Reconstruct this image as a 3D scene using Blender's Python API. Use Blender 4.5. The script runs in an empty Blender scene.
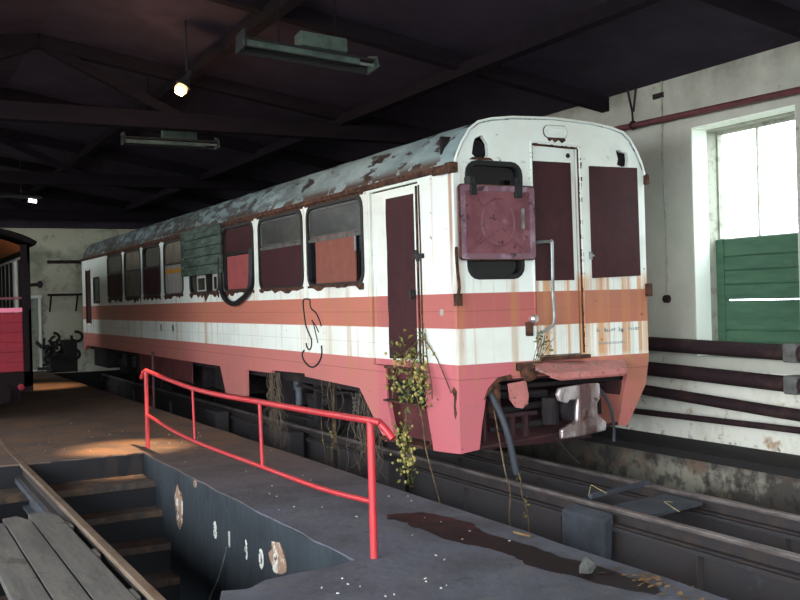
import bpy, bmesh, math, random
from mathutils import Vector, Matrix
rnd = random.Random(7)
S = bpy.context.scene
COL = S.collection
PI = math.pi

# ------------------------------------------------------------------ helpers
def srgb(r, g, b):
    def f(c):
        c /= 255.0
        return c / 12.92 if c <= .04045 else ((c + .055) / 1.055) ** 2.4
    return (f(r), f(g), f(b), 1)

def mk(name, col, rough=.6, metal=0., layers=(), bump=0., bscale=25., spec=.3, emit=None):
    """layers: dicts c, s (noise scale or None), lo, hi, st (stretch xyz), a (amount), x/y/z = (min, max, feather) masks, off"""
    m = bpy.data.materials.new(name); m.use_nodes = True
    nt = m.node_tree; N = nt.nodes; L = nt.links
    b = N['Principled BSDF']
    b.inputs['Roughness'].default_value = rough
    b.inputs['Metallic'].default_value = metal
    b.inputs['Specular IOR Level'].default_value = spec
    b.inputs['Base Color'].default_value = col
    if emit:
        b.inputs['Emission Color'].default_value = emit[0]; b.inputs['Emission Strength'].default_value = emit[1]
    tc = N.new('ShaderNodeTexCoord')
    sep = N.new('ShaderNodeSeparateXYZ'); L.new(tc.outputs['Object'], sep.inputs[0])
    cur = None
    def mul(a, c):
        n = N.new('ShaderNodeMath'); n.operation = 'MULTIPLY'
        for i, v in enumerate((a, c)):
            if isinstance(v, (int, float)): n.inputs[i].default_value = v
            else: L.new(v, n.inputs[i])
        return n.outputs[0]
    for k, l in enumerate(layers):
        fac = l.get('a', 1.0)
        if l.get('s'):
            mp = N.new('ShaderNodeMapping'); L.new(tc.outputs['Object'], mp.inputs[0])
            mp.inputs['Scale'].default_value = l.get('st', (1, 1, 1))
            mp.inputs['Location'].default_value = (k * 3.1 + l.get('off', 0), k * 1.7, k * 2.3)
            nz = N.new('ShaderNodeTexNoise'); nz.inputs['Scale'].default_value = l['s']
            nz.inputs['Detail'].default_value = l.get('d', 5); nz.inputs['Roughness'].default_value = .62
            L.new(mp.outputs[0], nz.inputs['Vector'])
            mr = N.new('ShaderNodeMapRange'); mr.inputs['From Min'].default_value = l.get('lo', .45)
            mr.inputs['From Max'].default_value = l.get('hi', .6)
            L.new(nz.outputs['Fac'], mr.inputs['Value'])
            fac = mul(mr.outputs[0], fac)
        for ax in 'xyz':
            if ax in l:
                a0, a1, f = l[ax]
                for (p, q, r0, r1) in ((a0 - f, a0 + f, 0, 1), (a1 - f, a1 + f, 1, 0)):
                    mr = N.new('ShaderNodeMapRange')
                    mr.inputs['From Min'].default_value = p; mr.inputs['From Max'].default_value = q
                    mr.inputs['To Min'].default_value = r0; mr.inputs['To Max'].default_value = r1
                    L.new(sep.outputs['XYZ'.index(ax.upper())], mr.inputs['Value'])
                    fac = mul(mr.outputs[0], fac)
        mx = N.new('ShaderNodeMix'); mx.data_type = 'RGBA'
        if cur is None: mx.inputs[6].default_value = col
        else: L.new(cur, mx.inputs[6])
        mx.inputs[7].default_value = l['c']
        if isinstance(fac, (int, float)): mx.inputs[0].default_value = fac
        else: L.new(fac, mx.inputs[0])
        cur = mx.outputs[2]
    if cur is not None: L.new(cur, b.inputs['Base Color'])
    if bump:
        nz = N.new('ShaderNodeTexNoise'); nz.inputs['Scale'].default_value = bscale; nz.inputs['Detail'].default_value = 6
        L.new(tc.outputs['Object'], nz.inputs['Vector'])
        bp = N.new('ShaderNodeBump'); bp.inputs['Strength'].default_value = bump; bp.inputs['Distance'].default_value = .02
        L.new(nz.outputs['Fac'], bp.inputs['Height']); L.new(bp.outputs[0], b.inputs['Normal'])
    return m

class MB:
    def __init__(self): self.bm = bmesh.new()
    def _box(self, vs):
        v = [self.bm.verts.new(p) for p in vs]
        for f in ((0, 3, 2, 1), (4, 5, 6, 7), (0, 1, 5, 4), (1, 2, 6, 5), (2, 3, 7, 6), (3, 0, 4, 7)):
            self.bm.faces.new([v[i] for i in f])
        return self
    def box(self, x0, x1, y0, y1, z0, z1):
        return self._box([(x0, y0, z0), (x1, y0, z0), (x1, y1, z0), (x0, y1, z0), (x0, y0, z1), (x1, y0, z1), (x1, y1, z1), (x0, y1, z1)])
    def hexa(self, *v): return self._box(v)
    def beam(self, p, q, w, h, up=(0, 0, 1)):
        p, q = Vector(p), Vector(q); d = (q - p).normalized(); u = Vector(up)
        s = d.cross(u).normalized(); u = s.cross(d)
        c = []
        for base in (p, q):
            for a, b in ((-1, -1), (1, -1), (1, 1), (-1, 1)):
                c.append(base + s * a * w / 2 + u * b * h / 2)
        return self._box(c)
    def tube(self, pts, r, n=8, smooth_path=0):
        pts = [Vector(p) for p in pts]
        if smooth_path and len(pts) > 2:
            out = []
            for i in range(len(pts) - 1):
                p0 = pts[max(i - 1, 0)]; p1 = pts[i]; p2 = pts[i + 1]; p3 = pts[min(i + 2, len(pts) - 1)]
                for k in range(smooth_path):
                    t = k / smooth_path
                    out.append(.5 * ((2 * p1) + (p2 - p0) * t + (2 * p0 - 5 * p1 + 4 * p2 - p3) * t * t + (3 * p1 - p0 - 3 * p2 + p3) * t ** 3))
            out.append(pts[-1]); 
            if not isinstance(r, (int, float)):
                rr = []; m = len(r) - 1
                for k in range(len(out)):
                    t = k / (len(out) - 1) * m; i = min(int(t), m - 1); rr.append(r[i] + (r[i + 1] - r[i]) * (t - i))
                r = rr
            pts = out
        if isinstance(r, (int, float)): r = [r] * len(pts)
        rings = []; prev = None
        for i, p in enumerate(pts):
            d = (pts[min(i + 1, len(pts) - 1)] - pts[max(i - 1, 0)]).normalized()
            if prev is None:
                a = Vector((0, 0, 1)) if abs(d.z) < .9 else Vector((1, 0, 0)); s = d.cross(a).normalized()
            else:
                s = (prev - d * prev.dot(d)).normalized()
            prev = s; t = d.cross(s)
            rings.append([self.bm.verts.new(p + (s * math.cos(2 * PI * k / n) + t * math.sin(2 * PI * k / n)) * r[i]) for k in range(n)])
        for a, b in zip(rings, rings[1:]):
            for k in range(n): self.bm.faces.new((a[k], a[(k + 1) % n], b[(k + 1) % n], b[k]))
        self.bm.faces.new(rings[0][::-1]); self.bm.faces.new(rings[-1])
        return self
    def lathe(self, prof, c, axis='Z', n=24):
        c = Vector(c); rings = []
        for r, h in prof:
            ring = []
            for k in range(n):
                a = 2 * PI * k / n; u, v = r * math.cos(a), r * math.sin(a)
                o = {'Z': (u, v, h), 'Y': (u, h, v), 'X': (h, u, v)}[axis]
                ring.append(self.bm.verts.new(c + Vector(o)))
            rings.append(ring)
        for a, b in zip(rings, rings[1:]):
            for k in range(n): self.bm.faces.new((a[k], a[(k + 1) % n], b[(k + 1) % n], b[k]))
        self.bm.faces.new(rings[0][::-1]); self.bm.faces.new(rings[-1])
        return self
    def plate(self, outline, axis, pos, th, holes=()):
        """2D polygon with holes, extruded from pos to pos+th along axis"""
        bm = bmesh.new()
        def P(a, b): return {'X': (pos, a, b), 'Y': (a, pos, b), 'Z': (a, b, pos)}[axis]
        edges = []
        for loop in [outline] + list(holes):
            vs = [bm.verts.new(P(a, b)) for a, b in loop]
            for i in range(len(vs)): edges.append(bm.edges.new((vs[i], vs[(i + 1) % len(vs)])))
        if not holes and len(outline) == 4: bm.faces.new(bm.verts[:])
        else: bmesh.ops.triangle_fill(bm, use_beauty=True, use_dissolve=False, edges=edges)
        g = bmesh.ops.extrude_face_region(bm, geom=bm.faces[:])
        off = {'X': (th, 0, 0), 'Y': (0, th, 0), 'Z': (0, 0, th)}[axis]
        bmesh.ops.translate(bm, verts=[e for e in g['geom'] if isinstance(e, bmesh.types.BMVert)], vec=off)
        me = bpy.data.meshes.new('tmp'); bm.to_mesh(me); bm.free()
        self.bm.from_mesh(me); bpy.data.meshes.remove(me)
        return self
    def sheet(self, rows):
        """grid of points -> open surface"""
        g = [[self.bm.verts.new(p) for p in r] for r in rows]
        for a, b in zip(g, g[1:]):
            for k in range(len(a) - 1): self.bm.faces.new((a[k], a[k + 1], b[k + 1], b[k]))
        return self
    def quad(self, *p):
        self.bm.faces.new([self.bm.verts.new(q) for q in p]); return self
    def rot(self, ang, axis, c):
        bmesh.ops.rotate(self.bm, verts=self.bm.verts[:], cent=Vector(c), matrix=Matrix.Rotation(ang, 3, axis)); return self
    def build(self, name, mat, parent=None, loc=None, bevel=0., smooth=False, norm=True):
        bm = self.bm
        if norm: bmesh.ops.recalc_face_normals(bm, faces=bm.faces[:])
        base = Vector((0, 0, 0))
        q = parent
        while q is not None: base += Vector(q.location); q = q.parent
        if loc is not None: base = base + (Vector(loc) - base)
        bmesh.ops.translate(bm, verts=bm.verts[:], vec=-base)
        me = bpy.data.meshes.new(name); bm.to_mesh(me); bm.free()
        for mm in (mat if isinstance(mat, (list, tuple)) else [mat]): me.materials.append(mm)
        if smooth:
            for p in me.polygons: p.use_smooth = True
            me.set_sharp_from_angle(angle=math.radians(40))
        o = bpy.data.objects.new(name, me); COL.objects.link(o)
        if parent is not None: o.parent = parent
        if loc is not None and parent is None: o.location = loc
        if bevel:
            b = o.modifiers.new('edge', 'BEVEL'); b.width = bevel; b.segments = 2; b.limit_method = 'ANGLE'; b.angle_limit = math.radians(35)
        return o

def tag(o, label, cat, group=None, kind=None):
    o['label'] = label; o['category'] = cat
    if group: o['group'] = group
    if kind: o['kind'] = kind
    return o
def struct(o, label=None):
    o['kind'] = 'structure'
    if label: o['label'] = label
    return o
def thing(name, loc, label, cat, group=None):
    o = bpy.data.objects.new(name, None); COL.objects.link(o); o.location = loc; o.empty_display_size = .2
    return tag(o, label, cat, group)
def dup(root, delta, label=None):
    r = root.copy(); COL.objects.link(r); r.location = Vector(root.location) + Vector(delta)
    if label: r['label'] = label
    for ch in root.children:
        c = ch.copy(); COL.objects.link(c); c.parent = r
        for g in ch.children:
            d = g.copy(); COL.objects.link(d); d.parent = c
    return r
def rrect(u0, u1, v0, v1, r, n=4):
    out = []
    for cx, cy, a0 in ((u1 - r, v1 - r, 0), (u0 + r, v1 - r, 90), (u0 + r, v0 + r, 180), (u1 - r, v0 + r, 270)):
        for k in range(n + 1):
            a = math.radians(a0 + 90 * k / n); out.append((cx + r * math.cos(a), cy + r * math.sin(a)))
    return out
def jag(p, q, n, amp, seed=0):
    """ragged polyline between two 2D points (ends excluded at q)"""
    r = random.Random(seed); out = []
    for k in range(n):
        t = k / n; j = amp if k else 0
        out.append((p[0] + (q[0] - p[0]) * t + r.uniform(-j, j), p[1] + (q[1] - p[1]) * t + r.uniform(-j, j)))
    return out

# ------------------------------------------------------------------ materials
WHITE = srgb(226, 232, 226); RUST = srgb(92, 52, 30); DKRUST = srgb(52, 30, 22)
livery_layers = [
    dict(c=srgb(200, 190, 170), s=1.3, lo=.45, hi=.75, a=.35),
    dict(c=srgb(182, 110, 94), z=(1.40, 1.74, .004)),
    dict(c=srgb(186, 112, 108), z=(-1, 1.05, .004)),
    # crimson repainted front corner
    dict(c=srgb(186, 100, 108), z=(-1, 1.05, .004), y=(-12, -7.7, .05)),
    dict(c=srgb(174, 96, 92), z=(1.40, 1.74, .004), y=(-12, -7.7, .05), x=(-3, -.26, .02)),
    # front right panel browned by rust and dirt
    dict(c=srgb(172, 110, 86), z=(1.40, 1.74, .004), y=(-12, -9.1, .05), x=(-.26, 3, .01)),
    dict(c=srgb(166, 112, 88), s=4, st=(1, 1, .3), lo=.25, hi=.6, a=.85, z=(-1, 1.05, .004), y=(-12, -9.1, .05), x=(-.2, 3, .3)),
    # seams
    dict(c=srgb(120, 70, 60), z=(1.563, 1.572, .002), a=.55), dict(c=srgb(120, 90, 80), z=(1.222, 1.228, .002), a=.35, y=(-9.3, 12, .02)),
    dict(c=srgb(110, 60, 55), z=(.903, .912, .002), a=.6),
    # rust streaks running down from windows and panels
    dict(c=srgb(172, 122, 70), s=2.2, st=(3.2, 3.2, .09), lo=.53, hi=.66, a=.55, z=(.8, 1.92, .12)),
    dict(c=srgb(150, 92, 50), s=4, st=(1, 1, .15), lo=.35, hi=.6, a=.8, y=(-9.36, -9.30, .012), z=(.9, 2.95, .05)),
    dict(c=srgb(176, 120, 70), s=3, st=(1, 1, .1), lo=.4, hi=.6, a=.7, x=(-1.17, -1.10, .015), y=(-12, -9.3, .01), z=(.9, 2.95, .05)),
    dict(c=srgb(176, 112, 62), s=2.0, st=(6, 6, .1), lo=.6, hi=.75, a=.5, z=(1.86, 3.0, .15)),
    dict(c=srgb(200, 142, 88), s=2.8, st=(5, 1, .06), lo=.45, hi=.58, a=.85, z=(1.05, 1.9, .05), y=(-12, -9.1, .05), x=(-.24, 3, .02), off=.7),
    dict(c=srgb(172, 108, 88), a=.7, z=(1.40, 1.74, .004), y=(-12, -9.1, .05), x=(-.26, 3, .01)),
    dict(c=srgb(120, 70, 40), s=5, st=(6, 6, .1), lo=.66, hi=.74, a=.7, z=(1.0, 1.9, .1)),
    # grime and chipping
    dict(c=srgb(120, 100, 90), s=.9, st=(1, .7, 1.5), lo=.5, hi=.8, a=.35),
    dict(c=DKRUST, s=9, lo=.68, hi=.72, a=.9, z=(.1, 1.0, .1)),
    dict(c=RUST, s=7, st=(1, 1, .8), lo=.62, hi=.67, a=.9, z=(2.86, 3.02, .04)),
    dict(c=RUST, s=11, lo=.69, hi=.73, a=.9),
]
M_LIV = mk('weathered_livery_paint', WHITE, .55, layers=livery_layers, bump=.08, bscale=6)
M_ROOF = mk('peeling_roof_paint', srgb(142, 160, 162), .5, layers=[
    dict(c=srgb(112, 126, 128), s=2, st=(1, .5, 1), lo=.4, hi=.65, a=.8),
    dict(c=srgb(176, 190, 192), s=1.2, lo=.5, hi=.7, a=.6),
    dict(c=srgb(56, 48, 46), s=4.2, st=(1.3, .5, 1.3), lo=.575, hi=.60, a=1, d=8),
    dict(c=srgb(60, 52, 48), s=5, st=(1.4, .55, 1.6), lo=.475, hi=.51, a=1, d=8, y=(-4.5, 20, 3)), dict(c=srgb(92, 100, 98), s=2.5, lo=.35, hi=.6, a=.6, y=(-3, 20, 3)),
    dict(c=srgb(62, 42, 34), s=5, st=(1, .6, 1), lo=.46, hi=.50, a=1, z=(2.9, 3.08, .05), d=8)], bump=.25, bscale=9)
M_RUST = mk('rusty_steel', srgb(84, 54, 40), .9, layers=[dict(c=srgb(45, 30, 26), s=12, lo=.42, hi=.6), dict(c=srgb(130, 80, 48), s=17, lo=.58, hi=.68, a=.7)], bump=.6, bscale=40)
M_BOARD = mk('dark_maroon_board', srgb(56, 27, 32), .7, spec=.2, layers=[dict(c=srgb(68, 36, 36), s=4, st=(1, 1, .4), lo=.4, hi=.7, a=.7), dict(c=srgb(40, 22, 27), s=9, lo=.5, hi=.7, a=.5)])
M_BROWN = mk('worn_brown_board', srgb(122, 72, 60), .7, layers=[dict(c=srgb(112, 62, 54), s=6, lo=.4, hi=.65, a=.7), dict(c=srgb(138, 88, 74), s=11, lo=.55, hi=.7, a=.6)])
M_PINK = mk('faded_red_board', srgb(150, 74, 74), .7, layers=[dict(c=srgb(126, 62, 64), s=5, lo=.4, hi=.65, a=.6)])
M_HATCH = mk('pink_primer_metal', srgb(122, 76, 82), .5, layers=[dict(c=srgb(98, 56, 64), s=5, lo=.4, hi=.62, a=.8), dict(c=srgb(150, 112, 116), s=9, lo=.58, hi=.7, a=.7), dict(c=srgb(60, 36, 38), s=14, lo=.62, hi=.67)], bump=.2, bscale=18)
M_RUBBER = mk('black_rubber', srgb(26, 26, 28), .55, layers=[dict(c=srgb(52, 50, 48), s=9, lo=.5, hi=.7, a=.6)])
M_GLASS = mk('grimy_dark_glass', srgb(34, 34, 34), .3, layers=[dict(c=srgb(74, 72, 64), s=3, st=(1, 1, 2.5), lo=.45, hi=.65, a=.7)], spec=.5)
M_BLKGLASS = mk('black_glass', srgb(12, 13, 16), .15, spec=.5)
M_INT = mk('dark_interior', srgb(30, 24, 26), .9)
M_GREEN = mk('flaking_green_boards', srgb(80, 94, 84), .8, layers=[dict(c=srgb(48, 58, 52), s=5, st=(1, .5, 2.5), lo=.4, hi=.6, a=.9), dict(c=srgb(104, 126, 110), s=8, st=(1, .6, 2), lo=.6, hi=.7, a=.7), dict(c=srgb(60, 44, 38), s=10, lo=.64, hi=.7)], bump=.4, bscale=25)
M_TAN = mk('grey_tan_blind', srgb(120, 112, 96), .85, layers=[dict(c=srgb(92, 86, 78), s=4, lo=.4, hi=.65, a=.8)])
M_CURT = mk('pale_grey_curtain', srgb(160, 156, 150), .8, layers=[dict(c=srgb(110, 106, 104), s=8, st=(1, 2.5, .2), lo=.45, hi=.6, a=.7)])
M_YEL = mk('mustard_strip', srgb(190, 136, 50), .7)
M_ALU = mk('dull_aluminium', srgb(150, 156, 156), .4, .6, layers=[dict(c=srgb(90, 90, 88), s=9, lo=.45, hi=.65, a=.7)])
M_CHROME = mk('scratched_chrome', srgb(235, 228, 232), .3, .85, layers=[dict(c=srgb(104, 66, 68), s=4, st=(1, 1, .5), lo=.26, hi=.5, a=.9, x=(-.02, .22, .03)), dict(c=srgb(150, 116, 112), s=5, st=(1, 1, .5), lo=.5, hi=.6, a=.7), dict(c=srgb(96, 66, 40), s=9, lo=.6, hi=.66, a=.8)], bump=.15, bscale=30)  # brown band down the middle is a painted reflection of dark surroundings
M_UNDER = mk('black_underframe', srgb(36, 32, 35), .9, spec=.15, layers=[dict(c=srgb(64, 52, 46), s=5, lo=.5, hi=.7, a=.6)], bump=.3, bscale=20)
M_REDDK = mk('dark_red_underskirt', srgb(98, 48, 50), .8, layers=[dict(c=srgb(66, 36, 38), s=4, lo=.42, hi=.66, a=.8)], bump=.2)
M_DAMP = mk('blue_grey_steel', srgb(78, 82, 90), .6, .1, layers=[dict(c=srgb(50, 52, 56), s=8, lo=.45, hi=.65, a=.7)])
M_GRAF = mk('black_spray_paint', srgb(30, 28, 34), .7)
M_MARK = mk('faded_grey_lettering', srgb(150, 158, 158), .7)
M_LEAF = mk('yellow_green_leaf', srgb(124, 122, 60), .6, layers=[dict(c=srgb(66, 82, 46), s=9, lo=.4, hi=.55), dict(c=srgb(150, 130, 72), s=13, lo=.52, hi=.62, a=.9)])
M_HOP = mk('pale_yellow_hop_cone', srgb(186, 170, 104), .7, layers=[dict(c=srgb(120, 116, 64), s=14, lo=.42, hi=.6, a=.8)])
M_STEM = mk('dry_vine_stem', srgb(104, 88, 66), .9, layers=[dict(c=srgb(68, 56, 46), s=14, lo=.4, hi=.6)])
M_ROOT = mk('dried_roots', srgb(98, 86, 74), .95)
M_FLOOR = mk('sooty_concrete_floor', srgb(82, 83, 94), .8, layers=[
    dict(c=srgb(100, 76, 58), y=(2.0, 60, 2.5), a=.95),
    dict(c=srgb(56, 54, 58), s=1.3, lo=.42, hi=.62, a=.7), dict(c=srgb(92, 89, 92), s=3.2, lo=.52, hi=.7, a=.6, y=(-30, 2, 2)), dict(c=srgb(112, 84, 60), s=2.4, lo=.54, hi=.66, a=.6, y=(2, 60, 2)),
    dict(c=srgb(92, 84, 74), s=26, lo=.6, hi=.72, a=.5), dict(c=srgb(40, 36, 36), s=7, lo=.6, hi=.7, a=.6)], bump=.35, bscale=14, spec=.35)
M_PITW = mk('dark_blue_grey_pit_wall', srgb(36, 42, 49), .7, layers=[
    dict(c=srgb(48, 56, 62), s=3, st=(1, 1, .4), lo=.4, hi=.65, a=.8), dict(c=srgb(30, 32, 40), s=2, lo=.5, hi=.7, a=.7), dict(c=srgb(70, 60, 52), s=12, lo=.64, hi=.7, a=.7)], bump=.4, bscale=10)
M_PEEL = mk('peeling_limewash_pit_wall', srgb(62, 58, 54), .85, layers=[
    dict(c=srgb(134, 130, 118), s=2.2, st=(1, .8, .7), lo=.46, hi=.56, a=.85, z=(-.85, -.1, .08), y=(-30, .6, .8)), dict(c=srgb(90, 66, 50), s=3, lo=.55, hi=.66, a=.7), dict(c=srgb(34, 32, 34), s=6, lo=.5, hi=.6, a=.7)], bump=.5, bscale=10)
M_PIT = mk('black_pit_floor', srgb(30, 27, 28), .9, bump=.4)
M_STEP = mk('mossy_worn_step', srgb(66, 58, 54), .85, layers=[dict(c=srgb(92, 72, 58), s=5, lo=.45, hi=.62, a=.8), dict(c=srgb(56, 52, 52), s=8, lo=.5, hi=.62)], bump=.5, bscale=12)
M_RISER = mk('black_step_riser', srgb(32, 32, 36), .9)
M_RAIL = mk('rail_steel_side', srgb(52, 48, 50), .7, .2, layers=[dict(c=srgb(72, 60, 54), s=6, lo=.45, hi=.65, a=.7)])
M_RHEAD = mk('worn_rail_head', srgb(128, 112, 98), .45, .4, layers=[dict(c=srgb(96, 76, 60), s=7, st=(1, .3, 1), lo=.45, hi=.65, a=.8)])
M_RHEADG = mk('dull_rail_head', srgb(124, 114, 112), .45, .5, layers=[dict(c=srgb(66, 58, 56), s=7, st=(1, .3, 1), lo=.45, hi=.65, a=.8)])
M_GIRD = mk('black_girder', srgb(58, 55, 58), .75, layers=[dict(c=srgb(66, 56, 54), s=4, st=(1, .4, 1.5), lo=.45, hi=.7, a=.7), dict(c=srgb(70, 76, 84), s=8, lo=.6, hi=.7, a=.5)], bump=.2)
M_CONC = mk('dark_painted_concrete', srgb(64, 68, 76), .8, layers=[dict(c=srgb(48, 50, 56), s=4, lo=.4, hi=.65, a=.8), dict(c=srgb(92, 96, 100), s=10, lo=.6, hi=.7, a=.6)], bump=.35, bscale=14)
M_PLANK = mk('weathered_plank', srgb(92, 88, 84), .85, layers=[dict(c=srgb(68, 65, 64), s=3, st=(4, .35, 4), lo=.4, hi=.62, a=.8), dict(c=srgb(104, 98, 88), s=5, st=(3, .3, 3), lo=.55, hi=.7, a=.7), dict(c=srgb(58, 46, 40), s=4, lo=.6, hi=.68, a=.8)], bump=.3, bscale=18)
M_WALL = mk('stained_limewash', srgb(180, 178, 168), .9, layers=[
    dict(c=srgb(150, 152, 142), s=.9, lo=.4, hi=.7, a=.7), dict(c=srgb(160, 154, 140), s=2.7, st=(1, 1, .4), lo=.5, hi=.75, a=.5),
    dict(c=srgb(80, 78, 66), s=1.1, lo=.42, hi=.68, a=.8, z=(3.9, 6, .3)), dict(c=srgb(110, 98, 80), s=6, lo=.67, hi=.72, a=.7)], bump=.3, bscale=8)
M_WALLLO = mk('limewashed_plinth', srgb(208, 206, 196), .9, layers=[
    dict(c=srgb(170, 168, 152), s=2.2, st=(1, 1, .5), lo=.45, hi=.65, a=.7), dict(c=srgb(140, 104, 66), s=3.6, lo=.6, hi=.68, a=.8), dict(c=srgb(90, 82, 70), s=6, lo=.56, hi=.66, a=.8, z=(-.3, .1, .06))], bump=.3, bscale=8)
M_BACKW = mk('mouldy_back_wall', srgb(186, 184, 164), .9, layers=[
    dict(c=srgb(120, 124, 106), s=1.0, lo=.45, hi=.62, a=.9, z=(1.9, 6, .3)), dict(c=srgb(204, 204, 190), s=.8, lo=.4, hi=.6, a=.7, z=(-1, 1.9, .4)), dict(c=srgb(110, 106, 90), s=3, lo=.56, hi=.68, a=.7)])
M_REVEAL = mk('white_reveal', srgb(232, 238, 230), .9)
M_WFRAME = mk('grey_window_frame', srgb(150, 152, 140), .7, layers=[dict(c=srgb(100, 98, 88), s=8, lo=.5, hi=.65, a=.7)])
M_SHUT = mk('green_shutter_paint', srgb(68, 100, 78), .6, layers=[dict(c=srgb(48, 80, 64), s=3, st=(1, .5, 3), lo=.4, hi=.65, a=.8), dict(c=srgb(70, 80, 60), s=7, lo=.62, hi=.7, a=.7)])
M_PIPE = mk('dark_pipe_paint', srgb(42, 30, 34), .75, spec=.15, layers=[dict(c=srgb(70, 52, 46), s=6, lo=.5, hi=.7, a=.7)])
M_PIPER = mk('red_brown_pipe', srgb(92, 46, 50), .6, layers=[dict(c=srgb(64, 36, 38), s=6, lo=.45, hi=.65, a=.7)])
M_ROOFW = mk('sooty_roof_boards', srgb(60, 52, 64), .95, spec=.1, layers=[dict(c=srgb(52, 45, 56), s=2, lo=.4, hi=.6)])
M_TIMB = mk('sooty_timber', srgb(34, 28, 33), .95, spec=.05, layers=[dict(c=srgb(28, 24, 29), s=3, st=(.4, 3, 3), lo=.4, hi=.62), dict(c=srgb(38, 31, 32), s=7, lo=.6, hi=.7, a=.6)])
M_RED = mk('red_railing_paint', srgb(172, 40, 46), .42, layers=[dict(c=srgb(148, 46, 54), s=7, lo=.4, hi=.65, a=.7), dict(c=srgb(96, 44, 44), s=22, lo=.64, hi=.7, a=.8)], spec=.5)
M_FLAP = mk('mottled_pink_flap', srgb(184, 116, 112), .6, layers=[dict(c=srgb(150, 92, 84), s=4, lo=.42, hi=.65, a=.7), dict(c=srgb(120, 112, 108), s=14, lo=.5, hi=.6, a=.7, z=(.93, 1.2, .03)), dict(c=srgb(86, 66, 56), s=20, lo=.58, hi=.64, a=.8)])
M_DULL = mk('tarnished_grey_metal', srgb(92, 92, 90), .6, layers=[dict(c=srgb(58, 54, 52), s=9, lo=.42, hi=.62, a=.8)])
M_RIM = mk('worn_hatch_rim', srgb(116, 84, 96), .55, layers=[dict(c=srgb(150, 130, 142), s=6, lo=.5, hi=.64, a=.8), dict(c=srgb(48, 32, 36), s=8, lo=.53, hi=.6, a=.95)], bump=.2)
M_CAP = mk('pale_pink_capping', srgb(214, 120, 146), .5)
M_COACH = mk('crimson_coach_boards', srgb(126, 17, 36), .6, layers=[dict(c=srgb(112, 20, 36), s=3, lo=.4, hi=.65, a=.7)])
M_CDARK = mk('black_coach_frame', srgb(24, 17, 19), .8, spec=.1)
M_ORANGE = mk('varnished_ceiling', srgb(186, 104, 56), .55)
M_LAMPG = mk('grey_green_fitting', srgb(78, 92, 84), .6, .0, layers=[dict(c=srgb(50, 56, 54), s=5, lo=.42, hi=.62, a=.7)])
M_LAMPD = mk('dark_fitting', srgb(34, 33, 35), .7)
M_TUBE = mk('unlit_tube', srgb(110, 116, 114), .4)
M_BULB = mk('glowing_bulb', (1, .9, .6, 1), .5, emit=((1, .64, .26, 1), 1.7))
M_BULBW = mk('glowing_white_tube', (1, 1, 1, 1), .5, emit=((1, .98, .92, 1), 7))
M_WPAINT = mk('white_painted_digit', srgb(226, 226, 220), .8, layers=[dict(c=srgb(120, 124, 124), s=30, lo=.55, hi=.65, a=.8)])
M_BRICK = mk('exposed_brick_patch', srgb(150, 120, 100), .9, layers=[dict(c=srgb(206, 204, 196), s=9, lo=.5, hi=.58), dict(c=srgb(70, 52, 46), s=11, lo=.54, hi=.62)], bump=.6, bscale=20)
M_PUD = mk('wet_oil', srgb(28, 18, 21), .6, layers=[dict(c=srgb(70, 36, 39), s=2.2, lo=.48, hi=.62, a=.7, y=(-2.35, 0, .25)), dict(c=srgb(24, 21, 24), s=6, lo=.5, hi=.6, a=.8)], spec=.12)
M_STONE = mk('grey_stone', srgb(62, 62, 60), .85, bump=.4)
M_DRY = mk('dry_leaf_litter', srgb(108, 88, 60), .9, layers=[dict(c=srgb(100, 70, 46), s=16, lo=.4, hi=.6)])
M_CHIP = mk('white_chips', srgb(160, 158, 150), .8)
M_SCRAP = mk('black_scrap', srgb(40, 38, 38), .8)
M_HOSE = mk('grey_blue_hose', srgb(56, 59, 66), .6)
M_YARD = mk('yard_gravel', srgb(120, 118, 110), .95)
M_WELL = mk('deep_dark_red', srgb(70, 38, 42), .85, layers=[dict(c=srgb(40, 28, 30), s=3, lo=.4, hi=.62, a=.8)])  # darker copy of the skirt red, painting in the shade of the well
M_STRAW = mk('straw', srgb(170, 156, 104), .8)
gl = bpy.data.materials.new('window_glass'); gl.use_nodes = True
nt = gl.node_tree; nt.nodes.clear()
o_ = nt.nodes.new('ShaderNodeOutputMaterial'); mx_ = nt.nodes.new('ShaderNodeMixShader'); t_ = nt.nodes.new('ShaderNodeBsdfTransparent'); g_ = nt.nodes.new('ShaderNodeBsdfGlossy')
g_.inputs['Roughness'].default_value = .1; mx_.inputs[0].default_value = .07; t_.inputs[0].default_value = (.93, .96, .95, 1)
nt.links.new(t_.outputs[0], mx_.inputs[1]); nt.links.new(g_.outputs[0], mx_.inputs[2]); nt.links.new(mx_.outputs[0], o_.inputs[0])
M_PANE = gl

# ------------------------------------------------------------------ the setting
YB = 20.5            # back wall
XR = 3.35            # long wall with the window
XE, XP, XG = -.82, -2.19, 2.66   # platform edge, left pit wall, ledge edge
# floor with the two pits cut out
far_edge = jag((XP, 3.46), (-5.8, 3.5), 34, .045, 3)
near_edge = [(-5.8, -2.8), (-3.3, -2.75), (-3.15, -2.37), (-3.0, -2.42), (-2.85, -2.30), (-2.6, -2.26), (-2.4, -2.27)]
right_edge = jag((XP, -2.19), (XP, 3.46), 26, .012, 5)
pit_hole = far_edge + [(-5.8, 3.5)] + near_edge + right_edge
b = MB()
b.plate([(-9, -12), (XE, -12)] + jag((XE, -12), (XE, YB + .3), 70, .012, 9) + [(XE, YB + .3), (-9, YB + .3)], 'Z', 0, -.014, holes=[pit_hole])
struct(b.build('floor', M_FLOOR), 'sooty dark concrete floor and platform between the two tracks')
b = MB().plate([(XG, -12), (XR + .6, -12), (XR + .6, YB + .3), (XG, YB + .3)], 'Z', 0, -.08)
struct(b.build('trim_1', M_PIT), 'narrow black ledge along the foot of the window wall')
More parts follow.
